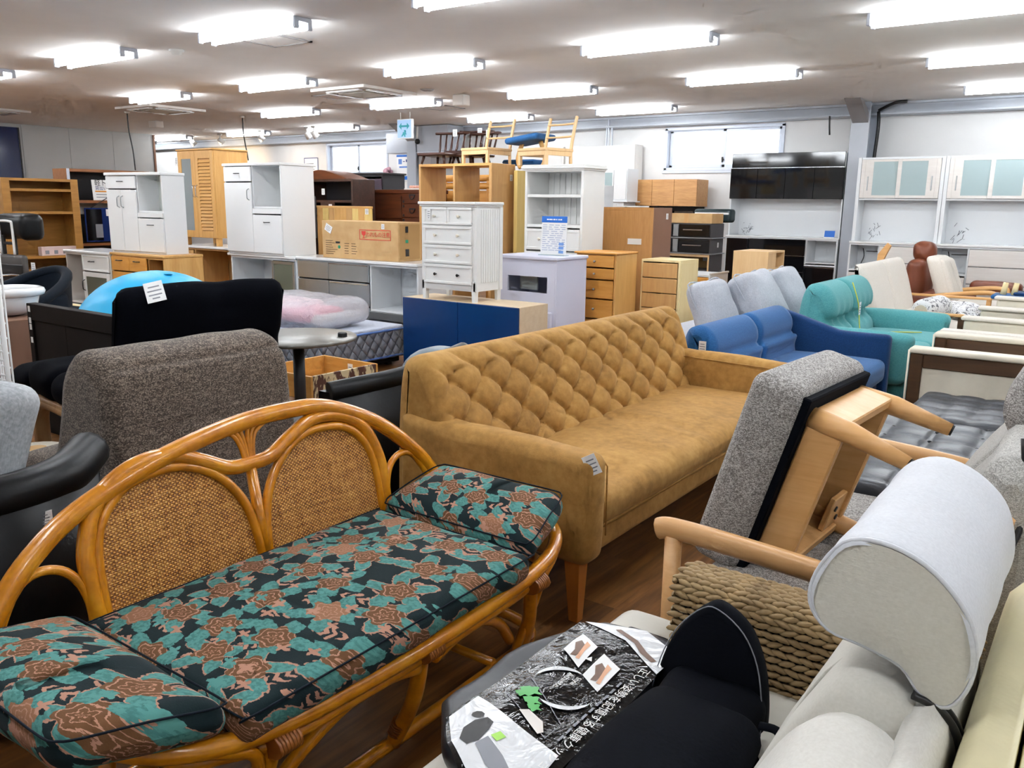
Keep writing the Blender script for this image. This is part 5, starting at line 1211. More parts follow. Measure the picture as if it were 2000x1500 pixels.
# ================================================================== left middle: mattress, bag, table, crate
t = thing('mattress', 'grey quilted mattress with blue piping beyond the round table', 'mattress', (-5.9, 4.6, .08)); x0, x1, y0, y1, h = -1.7, .75, -.05, .95, .26
def quilt(p):
    x, y, z = p; q = .016*(abs(math.sin((x+y+z)*26))*abs(math.sin((x+y-z)*26)))**.5
    return (x+(q if x > x1-.03 else 0), y-(q if y < y0+.03 else 0), z)
MB().rbox(x0, x1, y0, y1, 0, h, .03, m=(60, 30, 9), fn=quilt).build('side_band', 'quilted', t)
MB().rbox(x0+.02, x1-.02, y0+.02, y1-.02, h-.02, h+.02, .018, (0, 0, .01), m=6).build('top_panel', 'mattress_top', t)
for z in (.02, h-.01): MB().tube([(x0, y0-.004, z), (x1-.02, y0-.004, z), (x1+.004, y0+.02, z), (x1+.004, y1, z)], .011, 6).build('piping', 'piping_blue', t)
t2 = thing('low_bed', 'dark low bed under the grey mattress', 'bed', (-5.9, 4.6, 0)); MB().box(x0+.05, x1-.05, y0+.05, y1-.05, .03, .075, .006).build('deck', 'espresso', t2)
for x in (x0+.1, x1-.15):
    for y in (y0+.1, y1-.15): MB().box(x, x+.05, y, y+.05, 0, .03).build('foot', 'black_plastic', t2)
t = thing('plastic_bag', 'clear plastic bag of pink bedding lying on the mattress', 'bag', (-5.85, 4.95, .39))
MB().rbox(-.75, .55, -.34, .32, .0, .2, .09, (0, 0, .05), m=12, wr=.035, ws=4).build('film', 'film', t)
MB().rbox(-.68, .05, -.26, .26, .02, .16, .06, (0, 0, .03), m=6, wr=.02).build('bedding', plain('pale_pink_bedding', rgb(240, 206, 216), .8), t); MB().rbox(-.05, .36, -.27, .2, .03, .13, .05, m=5, wr=.02).build('pink_towel', 'pink', t)
MB().rbox(.3, .5, -.2, .26, .01, .1, .04, m=4, wr=.02).build('white_bedding', 'paper', t)
t = thing('round_table', 'round grey pedestal table in front of the mattress', 'table', (-3.97, 3.32, 0))
MB().lathe([(.02, .60), (.30, .602), (.345, .612), (.35, .62), (.35, .628), (.345, .633), (.02, .634)], 48).build('tabletop', 'tabletop', t); MB().tube([(0, 0, .03), (0, 0, .6)], .035, 16).build('pedestal', 'dark_metal', t)
MB().lathe([(.26, 0), (.26, .012), (.08, .03), (.05, .06)], 32).build('base', 'dark_metal', t)
MB().box(-.05, .05, -.05, .05, .57, .6, .006).build('mount_plate', 'dark_metal', t); MB().box(-.12, -.03, -.31, -.27, .634, .6352, 0).build('paper_label', 'paper', t); MB().box(.2, .25, .13, .17, .62, .66, .006).build('clip', 'black_plastic', t)
t = thing('wooden_crate', 'shallow wooden crate with chipped paint sides below the round table', 'crate', (-4.78, 3.62, 0)); cz = .14; w_, d, h = .56, .62, .3
MB().box(0, w_, 0, .02, cz, h, .002).build('side_board', 'crate', t); MB().box(0, w_, d-.02, d, cz, h, .002).build('side_board', 'crate', t); MB().box(0, .02, .02, d-.02, cz, h, .002).build('end_board', 'crate', t); MB().box(w_-.02, w_, .02, d-.02, cz, h, .002).build('end_board', 'chipped', t); MB().box(.02, w_-.02, .02, d-.02, cz, cz+.015).build('bottom', 'crate', t)
ptag(t, .3, d-.022, .22, .05, .1); ptag(t, w_-.1, d-.022, .24, .09, .03); [MB().box(a, a+.04, b_, b_+.04, 0, cz).build('foot', 'crate', t) for a in (.02, w_-.06) for b_ in (.02, d-.06)]

# ---- cyan ball
t = thing('exercise_ball', 'large bright cyan vinyl beanbag ball behind the navy lounge chair', 'ball', (-5.75, 3.5, .46))
def ball(u, v):
    th = 2*PI*u; ph = PI*v; r = .57; p = Vector((math.cos(th)*math.sin(ph)*r, math.sin(th)*math.sin(ph)*r, math.cos(ph)*r*.8)); d_ = Vector((.15, .05, .44)); k = math.exp(-((p-d_).length/.12)**2)
    return p+Vector((0, 0, 1))*k*.02*mnoise.noise(p*22)
MB().grid(ball, 48, 32, flip=True).build('skin', 'cyan', t); MB().lathe([(.012, 0), (.03, .004), (.012, .012)], 10, (.15, .02, .435)).build('valve', 'cyan', t)

# ---- armchairs far left
t = thing('navy_armchair', 'dark navy upholstered swivel armchair at the far left', 'chair', (-7.6, 3.45, 0), .25)
MB().rbox(-.35, .35, -.32, .32, .34, .5, .07, (0, 0, .02), m=6).build('seat', 'armchair_navy', t)
def shell(u, v):
    a = PI*(-.08+1.16*u); hgt = .44+v*(.12+.26*max(0, math.sin(PI*u))**1.6)
    return (-.38*math.cos(a)*-1, -.30+.0+.42*math.sin(a)*1.0+0, hgt) if False else (.40*math.cos(a), -.34+.72*math.sin(a)*.95+.02*v, hgt-.02)
for s_, fl in ((1, False), (.84, True)): MB().grid(lambda u, v: Vector(shell(u, v)).lerp(Vector((0, -.1, shell(u, v)[2])), 1-s_), 32, 8, flip=fl).build('shell_back', 'armchair_navy', t)
MB().tube(cr([Vector(shell(u/16, 1)).lerp(Vector((0, -.1, shell(u/16, 1)[2])), .08) for u in range(17)], 3), .045, 10).build('rim', 'armchair_navy', t)
for sx in (-1, 1): MB().rbox(sx*.31-.06, sx*.31+.06, -.42, .1, .40, .64, .05, (.01, 0, .01), m=5).build('armrest', 'armchair_navy', t)
MB().tube([(0, 0, .05), (0, 0, .36)], .035, 12).build('pedestal', 'dark_metal', t); MB().box(-.14, .14, -.14, .14, .3, .345, .01).build('mechanism', 'black_plastic', t)
for k in range(5):
    a = 2*PI*k/5; MB().tube([(0, 0, .09), (.3*math.cos(a), .3*math.sin(a), .06)], [.03, .02], 8).lathe([(.025, 0), (.025, .045)], 10, (.3*math.cos(a), .3*math.sin(a), 0)).build('caster_arm', 'black_plastic', t)
ptag(t, -.28, .3, .82, .05, .08)
t = thing('office_chair', 'black visitor chair with grey padded back beyond the navy armchair', 'chair', (-9.6, 4.2, 0), .1)
MB().rbox(-.24, .24, .0, .07, .5, .84, .05, (0, .01, 0), m=5).build('backrest', plain('charcoal_pad', rgb(78, 74, 72), .5), t); MB().rbox(-.24, .24, -.4, .02, .4, .49, .035, m=4).build('seat', 'black_leather', t); MB().rbox(-.23, .23, -.015, .005, .5, .74, .01, m=3).build('back_shell', 'black_satin', t)
for sx in (-.26, .26): MB().tube(cr([(sx, .0, .02), (sx, -.02, .4), (sx, -.03, .62), (sx, -.35, .62), (sx, -.38, .4), (sx, -.4, .02)], 5), .014, 8).build('frame', 'chrome', t)
t = thing('cantilever_chair', 'black leather chair with white tube frame turned upside down on the visitor chair', 'chair', (-9.65, 4.35, .84), .1)
MB().rbox(-.26, .26, -.08, .18, .17, .42, .07, (.02, .02, .01), m=6, fn=lambda p: (p[0], p[1]-.25*(p[0]*p[0])*3, p[2]-(.5*p[0]*p[0] if p[2] < .3 else 0))).build('seat_shell', 'black_leather', t)
MB().tube(cr([(-.12, -.14, -.0), (-.12, -.14, .3), (-.1, -.15, .345), (.1, -.15, .345), (.12, -.14, .3), (.12, -.14, 0)], 5), .013, 8).build('frame', 'wire_white', t)
MB().box(-.125, -.085, -.13, -.1, .0, .2, .006).box(.085, .125, -.13, -.1, .0, .2, .006).box(-.1, .1, -.125, -.105, .1, .13, .004).build('bracket', 'black_plastic', t)
t = thing('cream_bench', 'low cream plank bench on the floor behind the dark headboard', 'bench', (-8.9, 3.95, 0)); MB().box(0, 1.9, 0, .4, .34, .38, .004).build('top', 'cream_wood', t); MB().box(.05, .4, .05, .35, .0, .34, .003).box(1.3, 1.85, .05, .35, 0, .34, .003).build('support', plain('olive_panel', rgb(150, 146, 104), .6), t)
t = thing('white_rim_basin', 'white rounded rim of a basin behind the dark headboard', 'basin', (-6.35, 2.75, .62)); MB().tube(cr([(.2*math.cos(a*PI/8), .2*math.sin(a*PI/8), .16) for a in range(16)], 2, True), .03, 8, True).build('rim', 'white_gloss', t); MB().lathe([(.1, 0), (.17, .05), (.2, .16)], 20).build('bowl', 'white_gloss', t); t['category'] = 'basin'
t = thing('basin_cabinet', 'brown cabinet carrying the white basin', 'cabinet', (-6.65, 2.55, 0)); carc(t, .6, .45, .61, 'brown_board'); front(t, 0, .3, 0, .6, 'brown_board'); front(t, .3, .6, 0, .6, 'brown_board')
# ---- dark headboard panel
t = thing('dark_headboard', 'dark espresso bed end panel with white stickers leaning behind the navy chair', 'bed panel', (-5.38, 2.42, 0)); w_ = 1.12
MB().box(0, .05, 0, .06, 0, .80, .003).box(.05, .42, .015, .045, .0, .70, .002).box(.42, w_, .015, .045, .46, .70, .002).box(.05, w_, .0, .06, .70, .80, .003).build('panel', 'espresso', t)
for z in (.77, .70, .66, .58): MB().box(.02, .045, -.002, -.0005, z-.02, z+.015).build('sticker', 'paper', t)
for z in (.42, .33, .22, .13): MB().lathe([(.007, 0), (.007, .006)], 8, T=TR(.05, 0, z) @ RX(PI/2)).build('bolt', 'cream_wood', t)
# ---- navy lounge chair with bentwood legs
t = thing('navy_lounge_chair', 'black navy plush lounge chair with bentwood legs and white price tag', 'chair', (-4.35, 2.35, 0))
pn = [(-4.08, .46), (-3.98, .6), (-3.92, .78), (-3.87, .95), (-3.83, 1.01), (-3.78, 1.0), (-3.76, .92), (-3.8, .72), (-3.86, .5), (-3.92, .38)]
lofted(pn, 2.1, 3.0, 40, 60, .07, lambda y, s_: .02*math.cos((y-2.55)*3.2)-.012*math.exp(-((y-2.62)/.09)**2)*(1 if .45 < s_ < .8 else 0)-.015*math.exp(-((s_-.98)/.04)**2)).build('backrest', 'navy_velvet', t, world=True)
for k, (x0, x1, zt) in enumerate(((-4.36, -4.0, .56), (-4.68, -4.32, .58), (-4.92, -4.64, .54))): MB().rbox(x0, x1, 1.98, 2.82, .40, zt, .07, (.01, .02, .02), m=7, wr=.012, ws=5, seed=k).build('seat_cushion', 'navy_velvet', t, world=True)
for y in (2.02, 2.72):
    MB().tube(cr([(-4.64, y, .0), (-4.645, y, .2), (-4.63, y, .3), (-4.55, y, .365), (-4.4, y, .375), (-4.05, y, .36)], 6), .042, 8, flat=.75).build('bent_leg', 'bentwood', t, world=True)
    MB().rbox(-4.62, -4.2, y-.035, y+.045, .372, .41, .018, m=3).build('side_rail', 'bentwood', t, world=True)
    MB().tube(cr([(-3.85, y, 0), (-3.9, y, .2), (-4.05, y, .36)], 5), .035, 8, flat=.6).build('rear_leg', 'bentwood', t, world=True)
ptag(t, -3.735+4.35, 2.26-2.35, 1.0, .085, .12, RZ(.9) @ RX(-.75) @ RY(-.3))
t.location = (-4.27, 2.38, 0); t.rotation_euler.z = -.1
# ---- brown-grey tweed recliner seen from behind
t = thing('tweed_armchair', 'brown-grey tweed armchair seen from behind the rattan bench', 'chair', (-2.75, 1.75, 0))
pr_ = [(-3.12, .4), (-3.0, .6), (-2.93, .8), (-2.86, .90), (-2.78, .925), (-2.68, .90), (-2.62, .82), (-2.585, .6), (-2.55, .3), (-2.55, .08)]
def pucker(y, s_): return .006*mnoise.noise((y*5, s_*8, 0))-.014*math.exp(-((s_-.80)/.012)**2)-.01*math.exp(-((y-1.99)/.008)**2)*(1 if s_ > 1.0 else 0)-.008*math.exp(-((s_-1.02)/.008)**2)
lofted(pr_, 1.39, 2.15, 60, 110, .06, pucker).build('backrest', 'tweed_brown', t, world=True)
def rarm(p): x, y, z = p; return (x, y, z+.1*max(0, (x+3.0)/.5))
for y0, y1 in ((1.36, 1.42), (2.14, 2.23)): MB().rbox(-3.4, -2.66, y0, y1, .08, .40, .045, (0, .01, 0), m=6, fn=rarm).build('armrest', 'tweed_brown', t, world=True)
MB().rbox(-3.4, -3.0, 1.42, 2.15, .25, .46, .06, (0, 0, .03), m=5).build('seat_cushion', 'tweed_brown', t, world=True); MB().box(-3.3, -2.65, 1.42, 2.2, .03, .1, .01).build('plinth', 'black_plastic', t, world=True)
# ---- black leather armchairs
t = thing('black_leather_armchair', 'black leather armchair with rounded rim behind the left end of the rattan bench', 'chair', (-2.5, .85, 0))
def rim(pts, r): return MB().tube(cr(pts, 8), r, 14)
pa = [(-2.9, .2, .62), (-2.6, .45, .64), (-2.38, .62, .655), (-2.26, .85, .665), (-2.28, 1.06, .675), (-2.42, 1.22, .69)]
rim(pa, .06).build('rim', 'black_leather', t, world=True)
m = MB(); q = cr(pa, 8); n = len(q); vs = []
for p in q: vs += [(p.x+.055, p.y, p.z), (p.x+.04, p.y, .06), (p.x-.14, p.y+.0, .06), (p.x-.1, p.y, p.z)]
m.add(vs, [(4*i+a, 4*i+(a+1) % 4, 4*i+4+(a+1) % 4, 4*i+4+a) for i in range(n-1) for a in range(4)]+[(0, 1, 2, 3), tuple(4*(n-1)+a for a in (3, 2, 1, 0))], True).build('shell_back', 'black_leather', t, world=True)
MB().rbox(-3.0, -2.42, .35, 1.15, .12, .42, .06, (0, 0, .03), m=5).build('seat_cushion', 'black_leather', t, world=True)
MB().lathe([(.2, 0), (.2, .06)], 20, (-2.7, .75, 0)).build('base', 'black_plastic', t, world=True); ptag(t, -2.205+2.5, .97-.85, .60, .06, .04, RZ(PI/2))
t = thing('black_leather_sofa', 'black leather sofa with wavy rim between tweed armchair and tan sofa', 'sofa', (-2.8, 2.7, 0))
pa = [(-2.56, 2.29, .66), (-2.5, 2.42, .675), (-2.46, 2.55, .685), (-2.44, 2.68, .70), (-2.44, 2.85, .725), (-2.47, 3.05, .74)]
rim(pa, .045).build('rim', 'black_leather', t, world=True); m = MB(); q = cr(pa, 8); n = len(q); vs = []
for p in q: vs += [(p.x+.04, p.y, p.z), (p.x+.08, p.y, .0), (p.x-.2, p.y, .0), (p.x-.06, p.y, p.z)]
m.add(vs, [(4*i+a, 4*i+(a+1) % 4, 4*i+4+(a+1) % 4, 4*i+4+a) for i in range(n-1) for a in range(4)]+[(0, 1, 2, 3), tuple(4*(n-1)+a for a in (3, 2, 1, 0))], True).build('shell_back', 'black_leather', t, world=True)
MB().rbox(-3.2, -2.6, 2.36, 3.2, .1, .42, .06, (0, 0, .02), m=5).build('seat_cushion', 'black_leather', t, world=True)
MB().rbox(-2.85, -2.5, 2.95, 3.3, .35, .70, .12, (.02, .02, .03), m=6).build('back_pillow', 'slate_leather', t, world=True)
loose('speckled light grey cushion leaning at the left edge', (-2.78, 1.0, .70), (1.45, .25, .75), (.42, .42, .13), 'grey_cush', 'grey_cushion', None, .01, 4)
# ---- white wire display rack with brown boxes
t = thing('wire_rack', 'white wire mesh display rack at the left edge', 'rack', (-3.03, 1.28, 0)); zt = 1.46
hw = MB().tube([(-.55, 0, 0), (0, 0, 0)], .0035, 6).build('wire', 'wire_white', t); hw.location = (0, 0, .1)
vw = MB().tube([(0, 0, 0), (0, 0, zt)], .0035, 6).build('wire', 'wire_white', t)
for k in range(1, 27):
    o = hw.copy(); C.objects.link(o); o.location = (0, 0, .1+k*.052); o = hw.copy(); C.objects.link(o); o.location = (-.07, .04, .115+k*.052)
for k in range(1, 11): o = vw.copy(); C.objects.link(o); o.location = (-.05*k, 0, 0)
for k in range(1, 8): o = vw.copy(); C.objects.link(o); o.location = (.0-.07*k, .045, 0)
MB().tube([(0, 0, 0), (0, 0, zt)], .009, 8).tube([(.012, .0, zt), (-.55, 0, zt)], .007, 8).build('frame_bar', 'wire_white', t)
t = thing('brown_carton_stack', 'stack of dark brown cartons behind the white wire rack', 'cartons', (-4.75, 1.38, 0)); 
for k in range(4): MB().box(0, .5, 0, .35, k*.22, k*.22+.215, .004).build('carton', plain('brown_carton', rgb(96, 58, 42), .7) if k == 0 else bpy.data.materials['brown_carton'], t)
MB().box(.0, .5, 0, .35, .88, 1.1, .02).build('dark_carton', 'antique', t)
t = thing('woven_rug', 'rolled beige woven rug end on the floor behind the black armchair', 'rug', (-3.85, 1.62, .0)); MB().lathe([(.03, 0), (.13, 0), (.14, .02), (.14, .26), (.13, .28), (.03, .28)], 18, (-.15, .15, 0)).build('roll', 'beige_fab', t); MB().lathe([(.03, .28), (.05, .285)], 12, (-.15, .15, 0)).build('core', 'cardboard', t)

# ================================================================== rattan bench (faces +X)
t = thing('rattan_bench', 'honey rattan bench with arched back and two woven cane panels', 'bench', (-1.6, 1.43, 0)); tb = t
def bp(y, z): return (-1.88-.2*(z-.4), y, z)
YM = 1.43
def mir(l): return [(2*YM-y, z) for y, z in l][::-1]
outR = [(YM, .822), (1.6, .812), (1.75, .788), (1.95, .70), (2.1, .57), (2.175, .47), (2.195, .40), (2.195, .3)]
outer = [(.665, .3), (.668, .40), (.69, .47), (.734, .54), (.817, .622), (.936, .694), (1.146, .762), (1.388, .806), (1.587, .813), (1.744, .794), (1.948, .702), (2.117, .556), (2.185, .44), (2.195, .3)]
MB().tube(cr([bp(*p) for p in outer], 6), .025, 12).build('arch_pole', 'rattan', t, world=True)
mR = [(YM, .692), (1.5, .697), (1.58, .735), (1.67, .77), (1.78, .762), (1.875, .705), (1.922, .6), (1.925, .5), (1.915, .33)]
MB().tube(cr([bp(*p) for p in mir(mR)[:-1]+mR], 6), .021, 12).build('inner_arch_pole', 'rattan', t, world=True)
pR = [(1.44, .36), (1.448, .5), (1.475, .6), (1.54, .685), (1.63, .732), (1.72, .738), (1.81, .715), (1.875, .65), (1.9, .55), (1.9, .36)]
for pts in (pR, mir(pR)):
    pan = MB(); cl = [Vector(bp(*p)) for p in pts]; pc = cr(cl, 6)
    fr = MB().tube(pc, .014, 10).build('panel_frame', 'rattan', t, world=True)
    o = MB(); n = len(pc); vs = [tuple(p) for p in pc]+[(p.x-.006, p.y, p.z) for p in pc]
    o.add(vs, [tuple(range(n)), tuple(range(2*n-1, n-1, -1))]).build('cane_panel', 'cane', t, world=True)
MB().tube([bp(YM, .69), bp(YM, .36)], .016, 10).build('centre_post', 'rattan', t, world=True)
for y, z, a in ((1.335, .803, -.055), (1.372, .812, -.035), (1.41, .818, -.015), (1.455, .818, .012), (1.492, .815, .032), (1.545, .81, .055)):
    MB().tube(cr([bp(YM+a*.28, .68), bp(YM+a*.35, .735), bp(YM+a*.75, .78), bp(y, z)], 5), .0065, 8).build('fan_cane', 'rattan', t, world=True)
sR = [(1.938, .36), (1.935, .48), (1.965, .555), (2.02, .585), (2.08, .57), (2.13, .5), (2.165, .42)]
for pts in (sR, mir(sR)): MB().tube(cr([bp(*p) for p in pts], 5), .0115, 10).build('side_arch', 'rattan', t, world=True)
# seat ring: front rail bends up and back at both ends
rr = [(-1.255, YM, .365), (-1.258, 1.7, .37), (-1.265, 1.87, .378), (-1.29, 2.02, .395), (-1.36, 2.13, .415), (-1.5, 2.19, .425), (-1.7, 2.2, .42), (-1.885, 2.195, .40)]
rl = [(x, 2*YM-y, z) for x, y, z in rr][::-1]
MB().tube(cr(rl[:-1]+rr, 7), .022, 12).build('seat_rail', 'rattan', t, world=True)
r2 = [(-1.275, 1.43, .325), (-1.275, 1.7, .33), (-1.28, 1.86, .335), (-1.32, 1.98, .34), (-1.42, 2.06, .34), (-1.86, 2.06, .34)]
MB().tube(cr([(x, 2*YM-y, z) for x, y, z in r2][::-1][:-1]+r2, 6), .016, 10).build('lower_seat_rail', 'rattan', t, world=True)
MB().tube([(-1.87, .8, .35), (-1.87, 2.06, .35)], .018, 10).build('rear_rail', 'rattan', t, world=True)
for y in (.97, 1.42, 1.89):
    dy = (y-YM)*.22
    MB().tube(cr([(-1.28, y, .36), (-1.31, y+dy*.4, .2), (-1.385, y+dy, .04)], 5), .021, 12).build('leg', 'rattan', t, world=True)
    MB().tube(cr([(-1.87, y, .36), (-1.85, y+dy*.4, .2), (-1.80, y+dy, .04)], 5), .02, 12).build('leg', 'rattan', t, world=True)
    b_ = MB()
    for k in range(7): b_.tube([(-1.272, y-.026+k*.0085, .345), (-1.272, y-.0185+k*.0085, .345)], .042, 12, flat=.66)
    b_.build('binding', 'rattan_bind', t, world=True)
    b_ = MB()
    for k in range(5): b_.tube([(-1.372+k*.004, y+dy*.93, .075+k*.008), (-1.370+k*.004, y+dy*.93, .082+k*.008)], .025, 10)
    b_.build('binding', 'rattan_bind', t, world=True)
for y in (1.16, 1.66):
    b_ = MB()
    for k in range(4): b_.tube([(-1.265, y-.012+k*.006, .367), (-1.265, y-.007+k*.006, .367)], .0245, 12)
    b_.build('binding', 'rattan_bind', t, world=True)
fl = [(-1.395, .74, .05), (-1.39, 1.0, .04), (-1.388, 1.43, .04), (-1.39, 1.86, .04), (-1.4, 2.06, .045), (-1.48, 2.14, .05), (-1.7, 2.15, .05), (-1.8, 2.06, .045), (-1.8, 1.43, .04), (-1.8, .8, .045), (-1.7, .71, .05), (-1.48, .70, .05)]
MB().tube(cr(fl, 5, True), .019, 10, True).build('floor_rail', 'rattan', t, world=True)
for s_ in (1, -1):
    f = lambda y: YM+s_*(y-YM)
    MB().tube(cr([(-1.28, f(1.46), .30), (-1.285, f(1.56), .318), (-1.3, f(1.68), .305), (-1.325, f(1.8), .235), (-1.36, f(1.9), .13)], 6), .0165, 10).build('brace_arch', 'rattan', t, world=True)
    MB().tube(cr([(-1.36, f(1.93), .08), (-1.30, f(1.93), .24), (-1.275, f(1.945), .34), (-1.285, f(2.02), .385), (-1.33, f(2.09), .41)], 6), .014, 10).build('end_hook', 'rattan', t, world=True)
    MB().tube([(-1.39, f(1.86), .06), (-1.8, f(1.86), .06)], .014, 8).build('cross_bar', 'rattan', t, world=True)
# floral cushions on the bench
FLC = []
def fl_cushion(label, x0, x1, y0, y1, z0, z1, fn, r=.03, seed=0):
    t = thing('floral_cushion', label, 'cushion', ((x0+x1)/2, (y0+y1)/2, z0), 0, 'floral cushions of the rattan bench'); FLC.append(t)
    MB().rbox(x0, x1, y0, y1, z0, z1, r, (.006, .004, .02), m=(14, 24, 3), k=3, wr=.007, ws=7, fn=fn, seed=seed).build('cover', 'floral', t, world=True)
    for z in (z1-.010,):
        e = -.002
        q = cr([fn(Vector(p)) for p in [(x0-e, y0+r, z), (x0-e, (y0+y1)/2, z), (x0-e, y1-r, z), (x0+r*.3, y1-r*.3, z), (x0+r, y1+e, z), ((x0+x1)/2, y1+e, z), (x1-r, y1+e, z), (x1-r*.3, y1-r*.3, z), (x1+e, y1-r, z), (x1+e, (y0+y1)/2, z), (x1+e, y0+r, z), (x1-r*.3, y0+r*.3, z), (x1-r, y0-e, z), ((x0+x1)/2, y0-e, z), (x0+r, y0-e, z), (x0+r*.3, y0+r*.3, z)]], 3, True)
        MB().tube(q, .0024, 6, True).build('piping', 'armchair_navy', t, world=True)
fl_cushion('long floral seat cushion in the middle of the rattan bench', -1.85, -1.238, .87, 1.84, .385, .465, lambda p: p, seed=1)
def upR(p): x, y, z = p; q = max(0, y-1.84); return (x-(.25*q if x > -1.5 else 0), y, z+.13*q+.02*math.sin(max(0, q)*6))
fl_cushion('floral cushion sloping up at the tan sofa end of the rattan bench', -1.84, -1.25, 1.846, 2.15, .40, .485, upR, .045, 2)
def upL(p): x, y, z = p; q = max(0, .9-y); return (x-(.25*q if x > -1.5 else 0), y, z+.13*q+.015*math.sin(q*6))
fl_cushion('floral cushion sloping up at the near left end of the rattan bench', -1.86, -1.25, .565, .864, .40, .485, upL, .045, 3)

# ================================================================== right row (faces -X)
# ---- white wicker sofa nearest to the camera
t = thing('wicker_sofa', 'white cushioned sofa with woven seagrass arm in the right foreground', 'sofa', (-.5, 1.1, 0))
m = MB().rbox(-.93, -.28, .25, 1.655, .2, .425, .05, (0, 0, .012), m=8, wr=.005, ws=4).rbox(-.93, -.742, 1.58, 1.82, .2, .42, .05, (0, 0, .008), m=5)
m.build('seat_cushion', 'seat_white', t, world=True)
MB().box(-.88, -.1, .3, 1.78, .06, .2, .01).build('seat_frame', 'seagrass_dark', t, world=True)
pk = [(-.43, .40), (-.37, .55), (-.30, .69), (-.255, .745), (-.20, .755), (-.145, .72), (-.12, .62), (-.115, .2)]
for y0, y1, mt in ((.45, 1.135, 'offwhite_fab'), (1.14, 1.655, 'headrest_side')): lofted(pk, y0, y1, 24, 50, .055, lambda y, s_: .004*mnoise.noise((y*9, s_*9, 2))).build('back_cushion', mt, t, world=True)
MB().tube(cr([(-.405, 1.3, .44), (-.30, 1.3, .69), (-.2, 1.31, .758), (-.13, 1.32, .70)], 5), .004, 6).build('seam', 'headrest_side', t, world=True)
lofted([(-.19, .2), (-.17, .5), (-.165, .72), (-.14, .745), (-.115, .725), (-.108, .6), (-.108, .1)], .4, 1.66, 10, 30, .02).build('back_frame', 'offwhite_fab', t, world=True)
for dy in (0, .016): MB().tube(cr([(-.16, 1.20+dy, .752), (-.12, 1.215+dy, .73), (-.095, 1.24+dy, .66), (-.09, 1.26+dy, .5)], 6), .006, 8).build('strap', 'black_plastic', t, world=True)
arm = MB().rbox(-.735, -.12, 1.665, 1.79, .1, .595, .05, m=5).build('armrest', 'seagrass_dark', t, world=True)
lump = MB()
def addlump(c_, ax, nrm, L, wd, th, tw):
    ax = Vector(ax).normalized(); nrm = Vector(nrm).normalized(); sd = nrm.cross(ax); a2 = ax*math.cos(tw)+sd*math.sin(tw); s2 = nrm.cross(a2); vs = []; fs = []
    for i in range(5):
        ph = PI*i/4
        for k in range(6):
            a = 2*PI*k/6; vs.append(Vector(c_)+a2*(-math.cos(ph)*L)+(s2*math.cos(a)*wd+nrm*math.sin(a)*th)*max(.12, math.sin(ph)))
    for i in range(4):
        for k in range(6): fs.append((i*6+k, i*6+(k+1) % 6, (i+1)*6+(k+1) % 6, (i+1)*6+k))
    lump.add(vs, fs, True)
per = []                                    # path up the inner face, over the rounded top and down outside
for k in range(15): per.append(((1.662, .30+k*.0175), (-1, 0)))
for k in range(1, 7): a = PI/2*k/6; per.append(((1.715-.053*math.cos(a), .5475+.05*math.sin(a)), (-math.cos(a), math.sin(a))))
for k in range(1, 4): per.append(((1.715+k*.016, .598), (0, 1)))
for r, ((y, z), (ny, nz)) in enumerate(per):
    n = 21
    for k in range(n):
        x = -.725+(k+(.5 if r % 2 else 0))*.0287
        if x > -.13: continue
        addlump((x, y, z), (1, 0, 0), (0, ny, nz), .0205*random.uniform(.92, 1.08), .0082, .0085, (-1 if r % 2 else 1)*.22+random.uniform(-.06, .06))
for r in range(17):
    for k in range(4): addlump((-.738, 1.69+k*.028+(.014 if r % 2 else 0), .30+r*.0175), (0, 1, 0), (-1, 0, 0), .019, .0098, .008, .2*(-1)**r)
lump.build('woven_strands', 'seagrass', t, world=True, kind='stuff')
# ---- headrest pillow
t = thing('headrest_pillow', 'white wrapped headrest pillow draped over the sofa back at right', 'pillow', (-.2, 1.45, .75))
hp = [(-.232, .80), (-.285, .81), (-.314, .845), (-.309, .895), (-.275, .95), (-.225, .963), (-.165, .945), (-.115, .90), (-.092, .85), (-.092, .79), (-.115, .745), (-.15, .752), (-.18, .785)]
Q = cr([(a, 0, b_) for a, b_ in hp], 4, True); n = len(Q); cx = sum(p.x for p in Q)/n; cz = sum(p.z for p in Q)/n; vs = []
rows = [(1.205, .93), (1.208, .98), (1.22, 1.0), (1.24, .995)]+[(1.24+k*.04, .99+.012*math.sin(k*1.3)) for k in range(1, 12)]+[(1.71, .96), (1.735, .88), (1.745, .7)]
for j, (y, s_) in enumerate(rows):
    for i, p in enumerate(Q):
        w_ = .005*mnoise.noise((p.x*14, y*10, p.z*14)); rr_ = s_+w_*8*.5
        vs.append((cx+(p.x-cx)*rr_, y+.012*mnoise.noise((p.x*9, 3, p.z*9)), cz+(p.z-cz)*rr_+.012*(y-1.2)))
m = MB().add(vs, [(j*n+i, j*n+(i+1) % n, (j+1)*n+(i+1) % n, (j+1)*n+i) for j in range(len(rows)-1) for i in range(n)], True); m.f += [tuple((len(rows)-1)*n+i for i in range(n))]; m.sm += [False]
m.build('cover', 'headrest_fab', t, world=True)
vs = [(cx, 1.199, cz)]+[(cx+(p.x-cx)*k_*.96, 1.2055-.006*(1-k_), cz+(p.z-cz)*k_*.96) for k_ in (.5, 1) for p in Q]
MB().add(vs, [(0, 1+(i+1) % n, 1+i) for i in range(n)]+[(1+i, 1+(i+1) % n, 1+n+(i+1) % n, 1+n+i) for i in range(n)], True).build('end_panel', 'headrest_side', t, world=True)
MB().tube([(cx+(p.x-cx)*.985, 1.209, cz+(p.z-cz)*.985) for p in Q], .004, 6, True).build('seam', 'headrest_fab', t, world=True)
